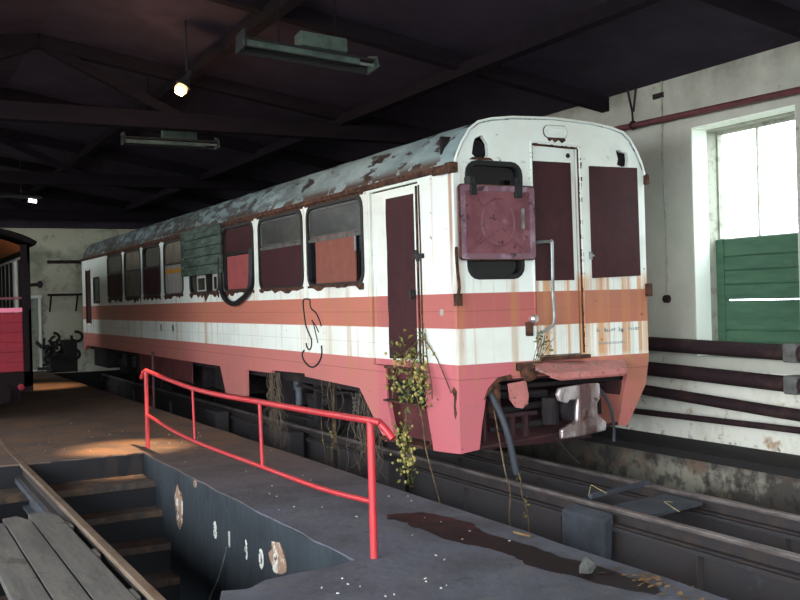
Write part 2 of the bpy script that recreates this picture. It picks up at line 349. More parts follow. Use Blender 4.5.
# pit walls and floors
pw = MB().box(XP, XP + .3, -2.35, 3.7, -1.6, -.014).build('wall_pit', M_PITW); struct(pw, 'dark painted side wall of the stepped pit')
struct(MB().box(-5.8, XP, -3.1, -2.83, -1.6, -.014).plate([(-3.3, -2.83), (-3.3, -2.75), (-3.15, -2.4), (-2.6, -2.28), (XP + .1, -2.22), (XP + .1, -2.83)], 'Z', -.014, -1.5).build('wall_pit_end', M_PITW), 'near end wall of the stepped pit')
struct(MB().box(-6, XP + .1, -3, 3.7, -1.65, -1.5).build('floor_pit', M_PIT), 'dark bottom of the stepped pit')
struct(MB().box(-6, -5.8, -3, 3.7, -1.6, -.014).build('wall_pit_side', M_PITW))
struct(MB().box(XE - .3, XE, -12, YB, -1.6, -.014).build('wall_platform', M_PITW), 'platform wall beside the railcar track')
struct(MB().box(XE, XG, -12, YB, -1.65, -1.35).build('floor_track_pit', M_PIT), 'black bottom of the long track pit')
struct(MB().box(XG, XG + .25, -12, YB, -1.6, -.08).build('wall_track_pit', M_PEEL), 'peeling limewashed wall of the track pit')
# steps down into the left pit
steps = [(3.46, 2.95, -.25), (2.95, 2.68, -.53), (2.68, 2.38, -.83), (2.38, 2.05, -1.12)]
for i, (ya, yb, z) in enumerate(steps):
    b = MB()
    top = jag((-5.8, yb), (XP, yb), 24, .02, 20 + i) + [(XP, yb), (XP, ya + .3), (-5.8, ya + .3)]
    b.plate(top, 'Z', z, -.07)
    s = b.build('step', M_STEP); struct(s, ['uppermost', 'second', 'third', 'lowest'][i] + ' worn step down into the pit')
    MB().box(-5.8, XP, yb + .03, ya + .3, -1.5, z - .07).build('riser', M_RISER, s)
struct(MB().box(-5.8, XP, 3.47, 3.75, -1.6, -.014).build('wall_pit_head', M_RISER), 'dark face under the far edge of the stepped pit')
struct(MB().box(XE - .3, XR + .5, YB, YB + .3, -1.7, -.1).build('wall_track_head', M_PIT))
# right wall with a recessed window
holes = [[(-1.19, .96), (.25, .96), (.25, 3.57), (-1.19, 3.57)]]
b = MB().plate([(-12, .82), (YB + .3, .82), (YB + .3, 4.6), (-12, 4.6)], 'X', XR, .5, holes=holes)
struct(b.build('wall_right', M_WALL), 'stained limewashed wall with the tall window')
struct(MB().plate([(-12, -.1), (YB + .3, -.1), (YB + .3, .82), (-12, .82)], 'X', XR, .5).build('baseboard_right', M_WALLLO), 'white limewashed foot of the window wall behind the pipes')
# reveal lining
rv = MB().box(XR + .012, XR + .24, .243, .25, .96, 3.57).box(XR + .012, XR + .24, -1.19, -1.175, .96, 3.57).box(XR + .012, XR + .24, -1.175, .235, 3.555, 3.57)
struct(rv.build('trim_2', M_REVEAL), 'bright white reveal of the tall window')
win = MB()
XW = 3.74
win.box(XW, XW + .06, .222, .25, .96, 3.555).box(XW, XW + .06, -1.175, -1.11, .96, 3.555)
win.box(XW, XW + .06, -1.11, .222, 3.50, 3.555).box(XW, XW + .06, -1.11, .222, 2.26, 2.30).box(XW, XW + .06, -1.11, .222, .96, 1.0)
win.box(XW + .01, XW + .05, -.342, -.324, 2.30, 3.50)
win.box(XR + .24, XW, .243, .25, .96, 3.57).box(XR + .24, XW, -1.19, -1.155, .96, 3.57).box(XR + .24, XW, -1.155, .243, 3.535, 3.57)
w1 = struct(win.build('window_1', M_WFRAME, bevel=.004), 'tall window glaring with white daylight above a green shutter')
MB().box(XW + .025, XW + .03, -1.11, .222, 2.30, 3.50).build('pane', M_PANE, w1)
# the green boarded lower half
sh = thing('shutter', (XW - .03, -.47, 1.0), 'green boarded shutter closing the lower half of the tall window', 'shutter')
for k, (z0, z1) in enumerate([(1.01, 1.24), (1.255, 1.582), (1.597, 1.76), (1.772, 1.92), (1.932, 2.08), (2.092, 2.285)]):
    MB().box(XW - .04, XW - .005, -1.165, .238, z0, z1).build('board', M_SHUT, sh, bevel=.006)
MB().box(XW - .052, XW - .04, .13, .238, 1.01, 2.285).build('edge_batten', M_SHUT, sh)
for z0, z1 in ((1.01, 1.584), (1.596, 2.285)): MB().box(XW - .005, XW - .001, -1.165, .238, z0, z1).build('backing', M_SHUT, sh)
MB().box(XW - .005, XW - .001, .10, .238, 1.578, 1.598).build('backing', M_SHUT, sh)
# back wall, gable, left wall
struct(MB().plate([(-9, -.1), (XR + .5, -.1), (XR + .5, 4.0), (-9, 4.0)], 'Y', YB, .3, holes=[[(-1.75, 0), (-.9, 0), (-.9, 2.0), (-1.75, 2.0)]]).build('wall_back', M_BACKW), 'mouldy pale back wall of the shed')
struct(MB().plate([(-9, 4.0), (XR + .5, 4.0), (XR + .5, 4.4), (-3, 5.6), (-9, 4.5)], 'Y', YB, .3).build('wall_gable', M_ROOFW))
struct(MB().plate([(0, -.1), (YB + .3, -.1), (YB + .3, 4.8), (0, 4.8)], 'X', -9, -.3, holes=[[(y, 1.9), (y + 3.0, 1.9), (y + 3.0, 4.1), (y, 4.1)] for y in (1.2, 5.2, 9.2, 13.2, 17.0)]).build('wall_left', M_BACKW))  # unseen openings added for side light; high sills keep the pit dark
struct(MB().plate([(-1.6, -.1), (XR + .5, -.1), (XR + .5, 4.3), (-1.6, 4.9)], 'Y', -12, -.3).build('wall_light_block', M_BACKW))  # unseen partial wall, added to cut daylight on the railcar front
d1 = struct(MB().box(-.9, -.83, YB - .03, YB + .1, 0, 2.02).box(-1.85, -1.75, YB - .03, YB + .1, 0, 2.02).box(-1.85, -.8, YB - .03, YB + .1, 2.0, 2.08).box(-1.15, -.35, YB - .12, YB - .03, -.0, .035).build('door_1', M_REVEAL), 'white framed door in the back wall')
MB().box(-1.75, -.9, YB + .12, YB + .17, 0.01, 2.0).build('door_leaf', M_WFRAME, d1)
# roof: boards, tie beams, rafters, braces
RZ = lambda x: 4.07 + (XR - x) * .158 if x > -3 else 4.07 + (XR + 3) * .158 - (-3 - x) * .158
b = MB()
prof = [(XR + .5, RZ(XR + .5) + .12), (-3, RZ(-3) + .12), (-9.3, RZ(-9.3) + .12)]
for (xa, za), (xb, zb) in zip(prof, prof[1:]):
    b.hexa((xa, -12, za), (xb, -12, zb), (xb, YB + .4, zb), (xa, YB + .4, za), (xa, -12, za + .1), (xb, -12, zb + .1), (xb, YB + .4, zb + .1), (xa, YB + .4, za + .1))
struct(b.build('ceiling', M_ROOFW), 'sooty black boarded shed roof')
for Y in (-5.1, -1.7, 1.7, 5.1, 8.5, 11.9, 15.3, 18.7):
    r = MB().beam((XR + .2, Y, RZ(XR + .2) + .03), (-3, Y, RZ(-3) + .03), .14, .17).beam((-9.2, Y, RZ(-9.2) + .03), (-3, Y, RZ(-3) + .03), .14, .17)
    struct(r.build('trim_rafter', M_TIMB), 'sooty timber rafter')
for Y, z in ((5.1, 4.16), (11.9, 4.2), (18.7, 4.12)):
    struct(MB().box(-9, XR + .05, Y - .1, Y + .1, z - .08, z + .14).build('trim_tie_beam', M_TIMB), 'sooty timber tie beam')
    for xa, xb in ((-2.9, -1.2), (-3.1, -5.0)):
        struct(MB().beam((xb, Y, z + .1), (xa, Y, RZ(xa) - .02), .1, .12).build('trim_brace', M_TIMB))
for x in (-1.2, 1.2):
    struct(MB().box(x - .07, x + .07, -12, YB, RZ(x) - .14, RZ(x) + .0).build('trim_purlin', M_TIMB), 'sooty timber purlin')
struct(MB().box(-9, XR, YB - .35, YB - .05, 3.93, 4.25).build('trim_wall_plate', M_ROOFW))
# ground outside the openings
struct(MB().box(-60, 60, -80, -12, -.3, -.1).box(-60, -9.3, -12, 60, -.3, -.1).box(XR + .6, 60, -12, 60, -.3, -.1).build('yard_ground', M_YARD), 'gravel yard outside the shed')
# details painted on / exposed in the pit wall
def strokes(b, y, z, h, w, segs, t, x):
    rq = random.Random(int(y * 100) + 7); segs = [tuple(v + rq.uniform(-.05, .05) for v in g) for g in segs]
    for (a, c, d, e) in segs:
        p = (y - a * w, z + c * h); q = (y - d * w, z + e * h)
        L_ = math.hypot(q[0] - p[0], q[1] - p[1]); n = (-(q[1] - p[1]) / L_ * t / 2, (q[0] - p[0]) / L_ * t / 2)
        b.plate([(p[0] + n[0], p[1] + n[1]), (q[0] + n[0], q[1] + n[1]), (q[0] - n[0], q[1] - n[1]), (p[0] - n[0], p[1] - n[1])], 'X', x, -.003)
def ring(n=10, cx=.5, cy=.5, rx=.5, ry=.5):
    p = [(cx + rx * math.cos(2 * PI * k / n), cy + ry * math.sin(2 * PI * k / n)) for k in range(n + 1)]
    return [(a[0], a[1], c[0], c[1]) for a, c in zip(p, p[1:])]
DIG = {'8': ring(8, .5, .74, .36, .24) + ring(8, .5, .25, .44, .25), '1': [(.5, 0, .5, 1), (.4, .05, .4, .95)],
       '3': ring(8, .5, .74, .4, .24)[5:] + ring(8, .5, .74, .4, .24)[:2] + ring(8, .5, .25, .44, .25)[6:] + ring(8, .5, .25, .44, .25)[:3], '0': ring(10)}
for ch, y in (('8', .84), ('1', .43), ('3', .0), ('0', -.38)):
    b = MB(); strokes(b, y, -.455, .14, .075, DIG[ch], .032, XP)
    b.build('painted_digit', M_WPAINT, pw)
for (y0, y1, z0, z1, sd) in ((1.86, 2.16, -.62, -.16, 1), (-.97, -.62, -.44, -.16, 2), (1.35, 1.45, -.09, -.01, 3)):
    r_ = random.Random(sd); cy, cz = (y0 + y1) / 2, (z0 + z1) / 2
    pts = [(cy + (y1 - y0) / 2 * math.cos(a) * r_.uniform(.75, 1.15), cz + (z1 - z0) / 2 * math.sin(a) * r_.uniform(.8, 1.1)) for a in [2 * PI * k / 14 for k in range(14)]]
    MB().plate(pts, 'X', XP, -.006).build('exposed_brick', M_BRICK, pw)

# ------------------------------------------------------------------ rails
def rail_beam(name, x, ztop, y0, y1, head, label, deep, group):
    t = thing(name, (x, (y0 + y1) / 2, ztop), label, 'rail', group)
    MB().box(x - .033, x + .033, y0, y1, ztop - .04, ztop).build('rail_head', head, t, bevel=.008)
    b = MB().box(x - .01, x + .01, y0, y1, ztop - .125, ztop - .04).box(x - .065, x + .065, y0, y1, ztop - .145, ztop - .125)
    b.build('rail_web', M_RAIL, t)
    if deep:
        g = MB().box(x - .085, x + .085, y0, y1, ztop - .185, ztop - .15).box(x - .02, x + .02, y0, y1, ztop - .62, ztop - .185).box(x - .085, x + .085, y0, y1, ztop - .66, ztop - .62)
        for k in range(int((y1 - y0) / 1.7)):
            yy = y0 + .6 + 1.7 * k
            g.box(x - .08, x + .08, yy, yy + .02, ztop - .62, ztop - .185)
        g.build('girder', M_GIRD, t)
    return t
ZR = -.16; XA, XB = .72, 1.70
rail_beam('track_rail', XA, ZR, -11.5, YB - .3, M_RHEADG, 'long rail on a deep girder nearest the platform edge under the railcar', True, None)
rail_beam('track_rail', XB, ZR, -11.5, YB - .3, M_RHEADG, 'long rail on a deep girder on the window wall side of the railcar', True, None)
rail_beam('track_rail', -3.51, .005, -11.5, YB - .4, M_RHEAD, 'brown worn rail crossing above the stepped pit beside the planks', False, None)
rail_beam('track_rail', -4.51, .005, -11.5, YB - .4, M_RHEAD, 'rail on the far side of the planks', False, None)
for x in (-3.51, -4.51):
    g = MB().box(x - .09, x + .09, -2.8, 3.5, -.2, -.145).box(x - .015, x + .015, -2.8, 3.5, -.36, -.2).box(x - .08, x + .08, -2.8, 3.5, -.39, -.36)
    tag(g.build('rail_girder', M_DAMP), 'dark steel girder carrying the ' + ('brown worn rail beside the planks' if x > -4 else 'rail beyond the planks'), 'girder')
for i, y in enumerate((.28, -.78, -1.95)):
    p = MB().box(-3.588, -3.548, y - .1, y + .1, -.119, -.045).build('rail_chair', M_PLANK, bevel=.008)
    tag(p, 'pale wooden packing block against the pit rail, ' + ['farthest along beyond the planks', 'middle one', 'one nearest the camera'][i], 'packing block', 'packing blocks along the pit rail')
# concrete piers below the near girder
p0 = None
for i, y in enumerate((-1.12, 2.55, 5.65, 9.1)):
    b = MB().box(.36, .62, y - .3, y + .27, -1.36, -.2)
    if i == 0:
        b = MB().hexa((.50, y - .22, -1.36), (.635, y - .22, -1.36), (.635, y + .27, -1.36), (.50, y + .27, -1.36), (.52, y - .32, -.235), (.65, y - .32, -.19), (.65, y + .27, -.19), (.52, y + .27, -.235))
    o = b.build('concrete_pier', M_CONC if i == 0 else M_GIRD, bevel=.03)  # piers under the railcar get a darker material, painting in the shade
    tag(o, ['dark concrete pier in front of the rail girder ahead of the railcar', 'dark concrete pier under the railcar doorway and its vine', 'dark concrete pier under the first window of the railcar', 'dark concrete pier deep under the middle of the railcar'][i], 'pier', 'concrete piers along the track pit')
# steel plate and angle bar lying across the rails
tag(MB().hexa((.9, -1.62, -.235), (1.62, -1.5, -.235), (1.62, -1.02, -.235), (.9, -1.12, -.235), (.9, -1.62, -.205), (1.62, -1.5, -.205), (1.62, -1.02, -.205), (.9, -1.12, -.205)).build('steel_plate', M_CONC, bevel=.004), 'grey steel plate lying between the rails ahead of the railcar', 'plate')
tag(MB().beam((.76, -.98, -.135), (1.64, -.78, -.135), .035, .04).build('angle_bar', M_CONC), 'thin steel bar laid across both rails beside the plate', 'bar')
for i, (pts) in enumerate([[(.78, -.93, -.14), (.84, -.9, -.05), (.95, -.98, -.13)], [(1.2, -1.56, -.14), (1.05, -1.62, -.11), (1.0, -1.85, -.15)]]):
    tag(MB().tube(pts, .003, 5).build('straw', M_STRAW), ['bent yellow straw standing beside the bar on the rail', 'yellow straw lying on the corner of the steel plate'][i], 'straw')
# planks between the rails over the left pit
for i, (xa, xb, ye, lab) in enumerate(((-3.81, -3.59, .86, 'wide grey plank over the pit, next to the brown rail'), (-4.02, -3.825, .80, 'grey plank over the pit, between the wide plank and the outer one'), (-4.24, -4.033, .76, 'grey plank over the pit, farthest from the brown rail'))):
    b = MB()
    b.plate([(xa, -2.66), (xb, -2.66), (xb, ye - .25), (xb - .08, ye)] + jag((xb - .08, ye), (xa + .01, ye - .02), 5, .012, 40 + i) + [(xa, ye - .03)], 'Z', -.04 + .003 * i, -.05)
    tag(b.build('plank', M_PLANK, bevel=.006), lab, 'plank', 'planks over the stepped pit')
for y in (-2.3, .45):
    tag(MB().box(-4.43, -3.592, y - .08, y + .08, -.144, -.0905).build('bearer', M_PLANK), 'timber bearer under the ' + ('near' if y < 0 else 'far') + ' end of the planks', 'bearer')

# ------------------------------------------------------------------ the railcar
W, LEN = 2.4, 18.9
car = thing('railcar', (1.2, 9.4, 0), 'derelict white and red railcar with rusted windows standing over the track pit', 'railcar')
half = [(0, 2.95), (.035, 3.06), (.10, 3.19), (.19, 3.32), (.29, 3.395), (.45, 3.435), (.7, 3.465), (1.2, 3.485)]
roofp = half + [(2.4 - x, z) for x, z in half[-2::-1]]
# side wall
wins = [(1.97, 3.62), (3.74, 5.40), (5.6, 7.02), (7.25, 8.92), (9.3, 10.62), (10.86, 12.26), (12.44, 13.94), (14.14, 15.7)]
WZ0, WZ1 = 1.87, 2.925
side_holes = [rrect(a + .02, c - .02, WZ0 + .02, WZ1 - .02, .1) for a, c in wins]
side_holes.append([(16.7, 1.82), (17.4, 1.82), (17.4, 2.44), (16.7, 2.44)])
side_holes.append([(17.78, 1.3), (18.4, 1.3), (18.4, 2.66), (17.78, 2.66)])
side_out = [(0, .20), (.56, .15), (.63, .97), (.70, .97), (.70, 2.95), (1.82, 2.95), (1.82, .97), (1.80, .97), (1.56, .18), (1.36, .24)]
side_out = [(.05, 2.95), (.05, .195), (.52, .17), (.64, .60), (.66, .975), (.70, .975), (.70, 2.90), (1.81, 2.90), (1.81, .975), (1.52, .975), (1.5, .6), (1.36, .22), (1.57, .14), (2.19, .69),
            (3.8, .73), (3.82, .77), (5.0, .75), (5.02, .71), (6.1, .70), (6.12, .30), (7.08, .28), (7.33, .70), (8.98, .70), (13.3, .71), (18.5, .72), (18.7, .60), (LEN, .60), (LEN, 2.95)]
MB().plate(side_out, 'X', 0, .05, holes=side_holes).build('side_wall', M_LIV, car)
MB().plate([(.05, .98), (.3, .75), (LEN, .7), (LEN, 2.95), (.05, 2.95)], 'X', W, -.05).build('side_wall', M_LIV, car)
MB().plate([(.05, .6), (W - .05, .6), (W - .05, 2.95)] + roofp[-2:0:-1] + [(.05, 2.95)], 'Y', LEN - .001, -.05).build('end_wall', M_LIV, car)
# front wall with roof arc, openings and the cut-out for the coupler
front_out = [(0, .20), (.215, .225), (.25, .45), (.31, .74), (.36, .83), (.5, .885), (1.2, .89), (2.02, .88), (2.09, .84), (1.95, .31), (2.08, .30), (2.35, .72), (2.4, .98), (2.4, 2.95)] + roofp[-2:0:-1] + [(0, 2.95)]
fh = [rrect(.17, .76, 1.91, 2.99, .1), [(.925, 1.085), (1.52, 1.085), (1.50, 3.215), (.925, 3.235)]]
r_ = random.Random(4)
fh.append([(.315 + .10 * math.cos(a) * r_.uniform(.8, 1.15), 3.15 + .125 * math.sin(a) * r_.uniform(.85, 1.1)) for a in [2 * PI * k / 14 for k in range(14)]])
fh.append([(2.02, 3.21), (2.07, 3.22), (2.10, 3.20), (2.18, 3.19), (2.19, 3.11), (2.175, 3.05), (2.09, 3.04), (2.03, 3.06), (2.045, 3.12)])
MB().plate(front_out, 'Y', 0, .05, holes=fh).build('front_wall', M_LIV, car)
# dark interior seen through openings
MB().box(.06, 2.34, .3, .34, 1.0, 3.3).box(.6, .64, .4, LEN - .3, .8, 2.95).box(.06, 2.34, .05, LEN - .1, .78, .82).build('interior_partition', M_INT, car)
MB().box(.06, 2.34, .06, LEN - .1, 2.95, 2.98).build('interior_ceiling', M_INT, car)
# roof shell
b = MB(); rows = []
ny = 60
for j in range(ny + 1):
    y = -.012 + (LEN + .02) * j / ny
    rows.append([(x * 1.0 + (-.02 if i == 0 else .02 if i == len(roofp) - 1 else 0), y, z + .012 + .004 * math.sin(j * 1.7 + i)) for i, (x, z) in enumerate(roofp)])
b.sheet(rows)
roof = b.build('roof', M_ROOF, car, smooth=True)
sm = roof.modifiers.new('thick', 'SOLIDIFY'); sm.thickness = .02; sm.offset = -1
# rusty lip round the front edge of the roof
MB().tube([(x, -.012, z + .012) for x, z in roofp], .013, 6).build('roof_edge', M_LIV, car)
MB().box(-.035, .0, -.02, LEN, 2.93, 2.965).box(-.045, -.03, -.02, LEN, 2.935, 2.985).build('gutter', M_RUST, car)
MB().box(2.4, 2.44, -.02, LEN, 2.93, 2.98).build('gutter', M_RUST, car)
MB().box(-.07, .03, -.05, .06, 2.90, 3.0).box(-.06, -.03, .06, .32, 2.90, 2.99).build('gutter_bracket', M_RUST, car, bevel=.02)
MB().box(2.39, 2.45, -.04, .05, 2.86, 2.97).build('gutter_bracket', M_RUST, car, bevel=.015)

# side windows
def ringplate(b, u0, u1, v0, v1, wd, r, axis, pos, th):
    b.plate(rrect(u0, u1, v0, v1, r), axis, pos, th, holes=[rrect(u0 + wd, u1 - wd, v0 + wd, v1 - wd, max(r - wd, .02))])
ZM = 2.47
def sash(y0, y1, top, bot, boards=None, nm=('pane', 'board')):
    b = MB(); ringplate(b, y0, y1, WZ0, WZ1, .055, .17, 'X', -.012, .05)
    f = b.build('window_frame', M_RUBBER, car)
    MB().box(.0, .03, y0 + .05, y1 - .05, ZM - .02, ZM + .02).build('rail_bar', M_RUBBER if top is not M_GLASS else M_DULL, f)
    MB().box(.022, .03, y0 + .04, y1 - .04, ZM, WZ1 - .04).build(nm[0], top, f)
    if bot is not None:
        ya, yb, za, zb = boards or (y0 + .04, y1 - .04, WZ0 + .03, ZM)
        MB().box(.01, .024, ya, yb, za, zb).build(nm[1], bot, f)
        if boards: MB().box(.032, .038, y0 + .04, y1 - .04, WZ0 + .03, ZM).build('pane', M_BLKGLASS, f)
    # thin inner light edge of the upper light
    if top is M_GLASS:
        b = MB(); ringplate(b, y0 + .07, y1 - .07, ZM + .03, WZ1 - .07, .018, .04, 'X', .008, .02); b.build('light_edge', M_DULL, f)
    return f
f5 = sash(*wins[0], M_GLASS, M_BROWN, (2.22, 3.37, 1.86, 2.50))
MB().box(.0, .01, 2.19, 2.23, 2.28, 2.46).build('catch', M_ALU, f5)
f6 = sash(*wins[1], M_GLASS, M_BOARD)
f7 = sash(*wins[2], M_BOARD, M_PINK, (5.66, 6.86, 1.90, 2.44))
f8 = sash(*wins[3], M_GLASS, M_BLKGLASS)
for ya, yb in ((7.35, 7.62), (8.0, 8.5)):
    b = MB(); ringplate(b, ya, yb, 1.90, 2.2, .05, .03, 'X', .002, .02); b.build('inner_frame', M_CURT, f8)
    MB().box(.012, .016, ya + .04, yb - .04, 1.94, 2.18).build('pane', M_ALU, f8)
f9 = sash(*wins[4], M_TAN, M_CURT, None, ('blind', 'curtain'))
MB().box(.0, .02, 9.45, 10.5, 2.30, 2.38).build('mustard_strip', M_YEL, f9)
f10 = sash(*wins[5], M_BLKGLASS, M_BOARD)
f11 = sash(*wins[6], M_TAN, M_TAN, None, ('blind', 'board'))
f12 = sash(*wins[7], M_GLASS, M_BOARD)
b = MB(); ringplate(b, 16.68, 17.42, 1.80, 2.46, .05, .03, 'X', -.01, .04); fs = b.build('window_frame', M_RUBBER, car)
MB().box(.02, .03, 16.7, 17.4, 1.82, 2.44).build('pane', M_GLASS, fs)
b = MB().box(-.01, .03, 17.76, 17.82, 1.28, 2.68).box(-.01, .03, 18.36, 18.42, 1.28, 2.68); fd = b.build('end_door', M_RUST, car)
MB().box(.015, .03, 17.8, 18.38, 1.3, 2.66).build('board', M_BOARD, fd)
# ragged rust hanging from the sills
for i, (a, c) in enumerate(wins):
    r_ = random.Random(60 + i); n = 16
    pts = [(a + .02, WZ0 + .03), (c - .02, WZ0 + .03)]
    for k in range(n + 1):
        t = k / n; pts.append((c - .02 - (c - a - .04) * t, WZ0 + .005 - (.075 if i > 2 else .055) * r_.random() ** 2 - (.05 if r_.random() > .85 else 0)))
    MB().plate(pts, 'X', -.016, .012).build('rusty_sill', M_RUST, car)
    pts = [(a - .02, WZ1 - .02), (c + .02, WZ1 - .02)]
    for k in range(n + 1):
        t = k / n; pts.append((c + .02 - (c - a + .04) * t, WZ1 + .0 + .03 * r_.random()))
    MB().plate(pts, 'X', -.014, .01).build('rusty_head', M_RUST, car)
# green boarding over the fourth window
gp = MB()
for k in range(5):
    z0 = 2.215 + .152 * k
    gp.hexa((-.05, 6.97 + .01 * k, z0), (-.025, 6.97 + .01 * k, z0), (-.025, 9.2, z0), (-.05, 9.2, z0), (-.05, 6.97, z0 + .136), (-.025, 6.97, z0 + .136), (-.025, 9.2, z0 + .136), (-.05, 9.2, z0 + .136))
gpo = gp.build('boarded_panel', M_GREEN, car)
MB().box(-.024, -.018, 6.98, 9.19, 2.22, 2.97).build('backing', M_INT, gpo)
b = MB(); ringplate(b, 6.96, 9.21, 2.20, 2.985, .07, .02, 'X', -.068, .02); b.build('panel_frame', M_GREEN, gpo)
# hose looped below the third window
MB().tube([(-.04, 7.06, 2.45), (-.04, 7.08, 2.1), (-.05, 7.0, 1.9), (-.06, 6.75, 1.76), (-.06, 6.42, 1.70), (-.06, 6.1, 1.75), (-.05, 5.78, 1.86), (-.04, 5.66, 2.05), (-.035, 5.63, 2.5)], .04, 8, 5).build('sagging_rubber_seal', M_RUBBER, car, smooth=True)
# side door
dr = MB().plate([(.725, .985), (1.79, .985), (1.79, 2.885), (.725, 2.885)], 'X', .02, .04, holes=[[(.84, 1.1), (1.43, 1.1), (1.43, 2.78), (.84, 2.78)]]).build('side_door', M_LIV, car)
rag = [(.83, 1.08), (1.44, 1.06)] + jag((1.445, 1.06), (1.445, 2.79), 12, .008, 5) + [(1.44, 2.795), (.83, 2.79)]
MB().plate(rag, 'X', .014, .03).build('dark_board', M_BOARD, dr)
MB().tube([(.01, .755, 1.0), (.01, .755, 2.86)], .012, 6).build('door_edge', M_RUST, dr)
MB().box(-.03, .01, .60, .80, 2.11, 2.16).tube([(-.02, .70, 2.08), (-.03, .72, 2.20)], .02, 6).build('latch', M_RUBBER, dr, bevel=.006)
MB().box(-.02, .01, .82, .9, 1.72, 1.79).box(-.035, -.02, .84, .88, 1.70, 1.80).build('handle', M_RUBBER, dr)
MB().tube([(-.008, .66, 1.02), (-.008, .665, 1.5), (-.008, .66, 2.1), (-.008, .67, 2.86)], .008, 6).build('grab_rod', M_RUST, car)
# step recess below the side door
MB().box(.16, .20, .50, 1.56, .15, .98).box(.02, .18, 1.50, 1.53, .25, .98).box(.02, .18, .60, .63, .2, .98).build('step_recess', M_REDDK, car)
MB().box(-.03, .17, .62, 1.50, .955, .98).build('step_board', M_RUST, car)
MB().box(-.06, .16, .62, 1.48, .60, .62).build('step_board', M_RUST, car)
MB().box(-.08, .16, .60, 1.55, .18, .21).build('step_board', M_RUST, car)
# thickness of the front corner skirt
MB().hexa((.05, .05, .23), (.20, .05, .25), (.20, .5, .22), (.05, .5, .2), (.05, .05, 1.0), (.3, .05, .85), (.3, .62, .85), (.05, .62, 1.0)).build('corner_skirt', M_LIV, car)
MB().hexa((1.95, .05, .31), (2.06, .05, .31), (2.06, .6, .31), (1.95, .6, .31), (2.09, .05, .86), (2.36, .05, .86), (2.36, .6, .86), (2.09, .6, .86)).build('corner_skirt', M_LIV, car)
# spray-painted scrawl on the side
g = MB()
def Gp(px, py): return (-.004, 3.90 - (px - 70) / 140. * .70, 1.73 - (py - 95) / 460. * .89)
g.tube([Gp(*p) for p in [(138, 95), (96, 97), (97, 180), (108, 270), (130, 330), (142, 365), (138, 410), (124, 428), (110, 410), (106, 385)]], .011, 5, 4)
g.tube([Gp(*p) for p in [(138, 95), (142, 150), (175, 185), (198, 240), (205, 270)]], .010, 5, 4)
g.tube([Gp(*p) for p in [(148, 230), (160, 270), (172, 330), (182, 380)]], .008, 5, 3).tube([Gp(*p) for p in [(146, 235), (168, 262), (188, 310)]], .008, 5, 3)
g.tube([Gp(*p) for p in [(92, 435), (78, 460), (86, 500), (110, 530), (138, 543), (170, 525), (195, 485), (205, 440), (204, 395)]], .012, 5, 4)
g.build('spray_scrawl', M_GRAF, car)
g = MB()
for y, segs in ((10.95, [(.5, 0, .5, 1)]), (10.1, ring(8, .5, .5, .3, .5))):
    for a, c_, d, e in segs: g.tube([(-.003, y - a * .06, 1.22 + c_ * .12), (-.003, y - d * .06, 1.22 + e * .12)], .014, 4)
g.build('faded_number', M_GRAF, car)
MB().lathe([(.0, 0), (.035, .0), (.035, -.006)], (-.0, .28, 1.56), 'X', 12).build('white_cap', M_CHIP, car)
for y, z in ((.1, .62), (.12, .70)):
    pass
MB().plate([(.13, .80), (.09, .84), (.04, .80), (.05, .72), (.07, .66), (.05, .58), (.08, .53), (.10, .58), (.10, .66), (.09, .74)], 'X', -.004, .006).build('rust_patch', M_RUST, car)

# ---- front details
b = MB(); ringplate(b, .13, .795, 1.87, 3.03, .048, .13, 'Y', -.02, .05); fw = b.build('window_frame', M_RUBBER, car)
MB().plate(rrect(.16, .77, 1.90, 3.0, .1), 'Y', .025, .01).build('pane', M_BLKGLASS, fw)
b = MB(); ringplate(b, .165, .76, 1.9, 2.995, .012, .09, 'Y', .004, .02); b.build('bright_edge', M_DAMP, fw)
HX = -.082
hat = MB().plate(rrect(.085 + HX, .945 + HX, 2.065, 2.775, .03), 'Y', -.10, .05).build('hatch_cover', M_HATCH, car, bevel=.012)
b = MB(); ringplate(b, .085 + HX, .945 + HX, 2.065, 2.775, .055, .03, 'Y', -.115, .02); b.build('rim', M_RIM, hat, bevel=.006)
b = MB(); ringplate(b, .078 + HX, .952 + HX, 2.055, 2.785, .018, .03, 'Y', -.112, .03); b.build('worn_edge', M_RUST, hat)
b = MB()
b.tube([(.515 + HX + .19 * math.cos(2 * PI * k / 24), -.102, 2.42 + .23 * math.sin(2 * PI * k / 24)) for k in range(25)], .012, 6)
b.tube([(.16 + HX, -.104, 2.72), (.36 + HX, -.104, 2.56)], .012, 6).tube([(.87 + HX, -.104, 2.72), (.68 + HX, -.104, 2.56)], .012, 6).tube([(.16 + HX, -.104, 2.13), (.36 + HX, -.104, 2.28)], .012, 6).tube([(.87 + HX, -.104, 2.13), (.67 + HX, -.104, 2.28)], .012, 6)
b.build('embossing', M_HATCH, hat, smooth=True)
MB().box(.19 + HX, .27 + HX, -.13, -.02, 2.68, 2.79).box(.185 + HX, .25 + HX, -.12, -.02, 2.78, 2.86).build('hinge', M_RUBBER, hat, bevel=.01)
MB().box(.71 + HX, .80 + HX, -.13, -.02, 2.66, 2.79).box(.72 + HX, .79 + HX, -.12, -.02, 2.78, 2.86).build('hinge', M_RUBBER, hat, bevel=.01)
MB().box(.79 + HX, .815 + HX, -.122, -.1, 2.36, 2.56).build('clip', M_ALU, hat)
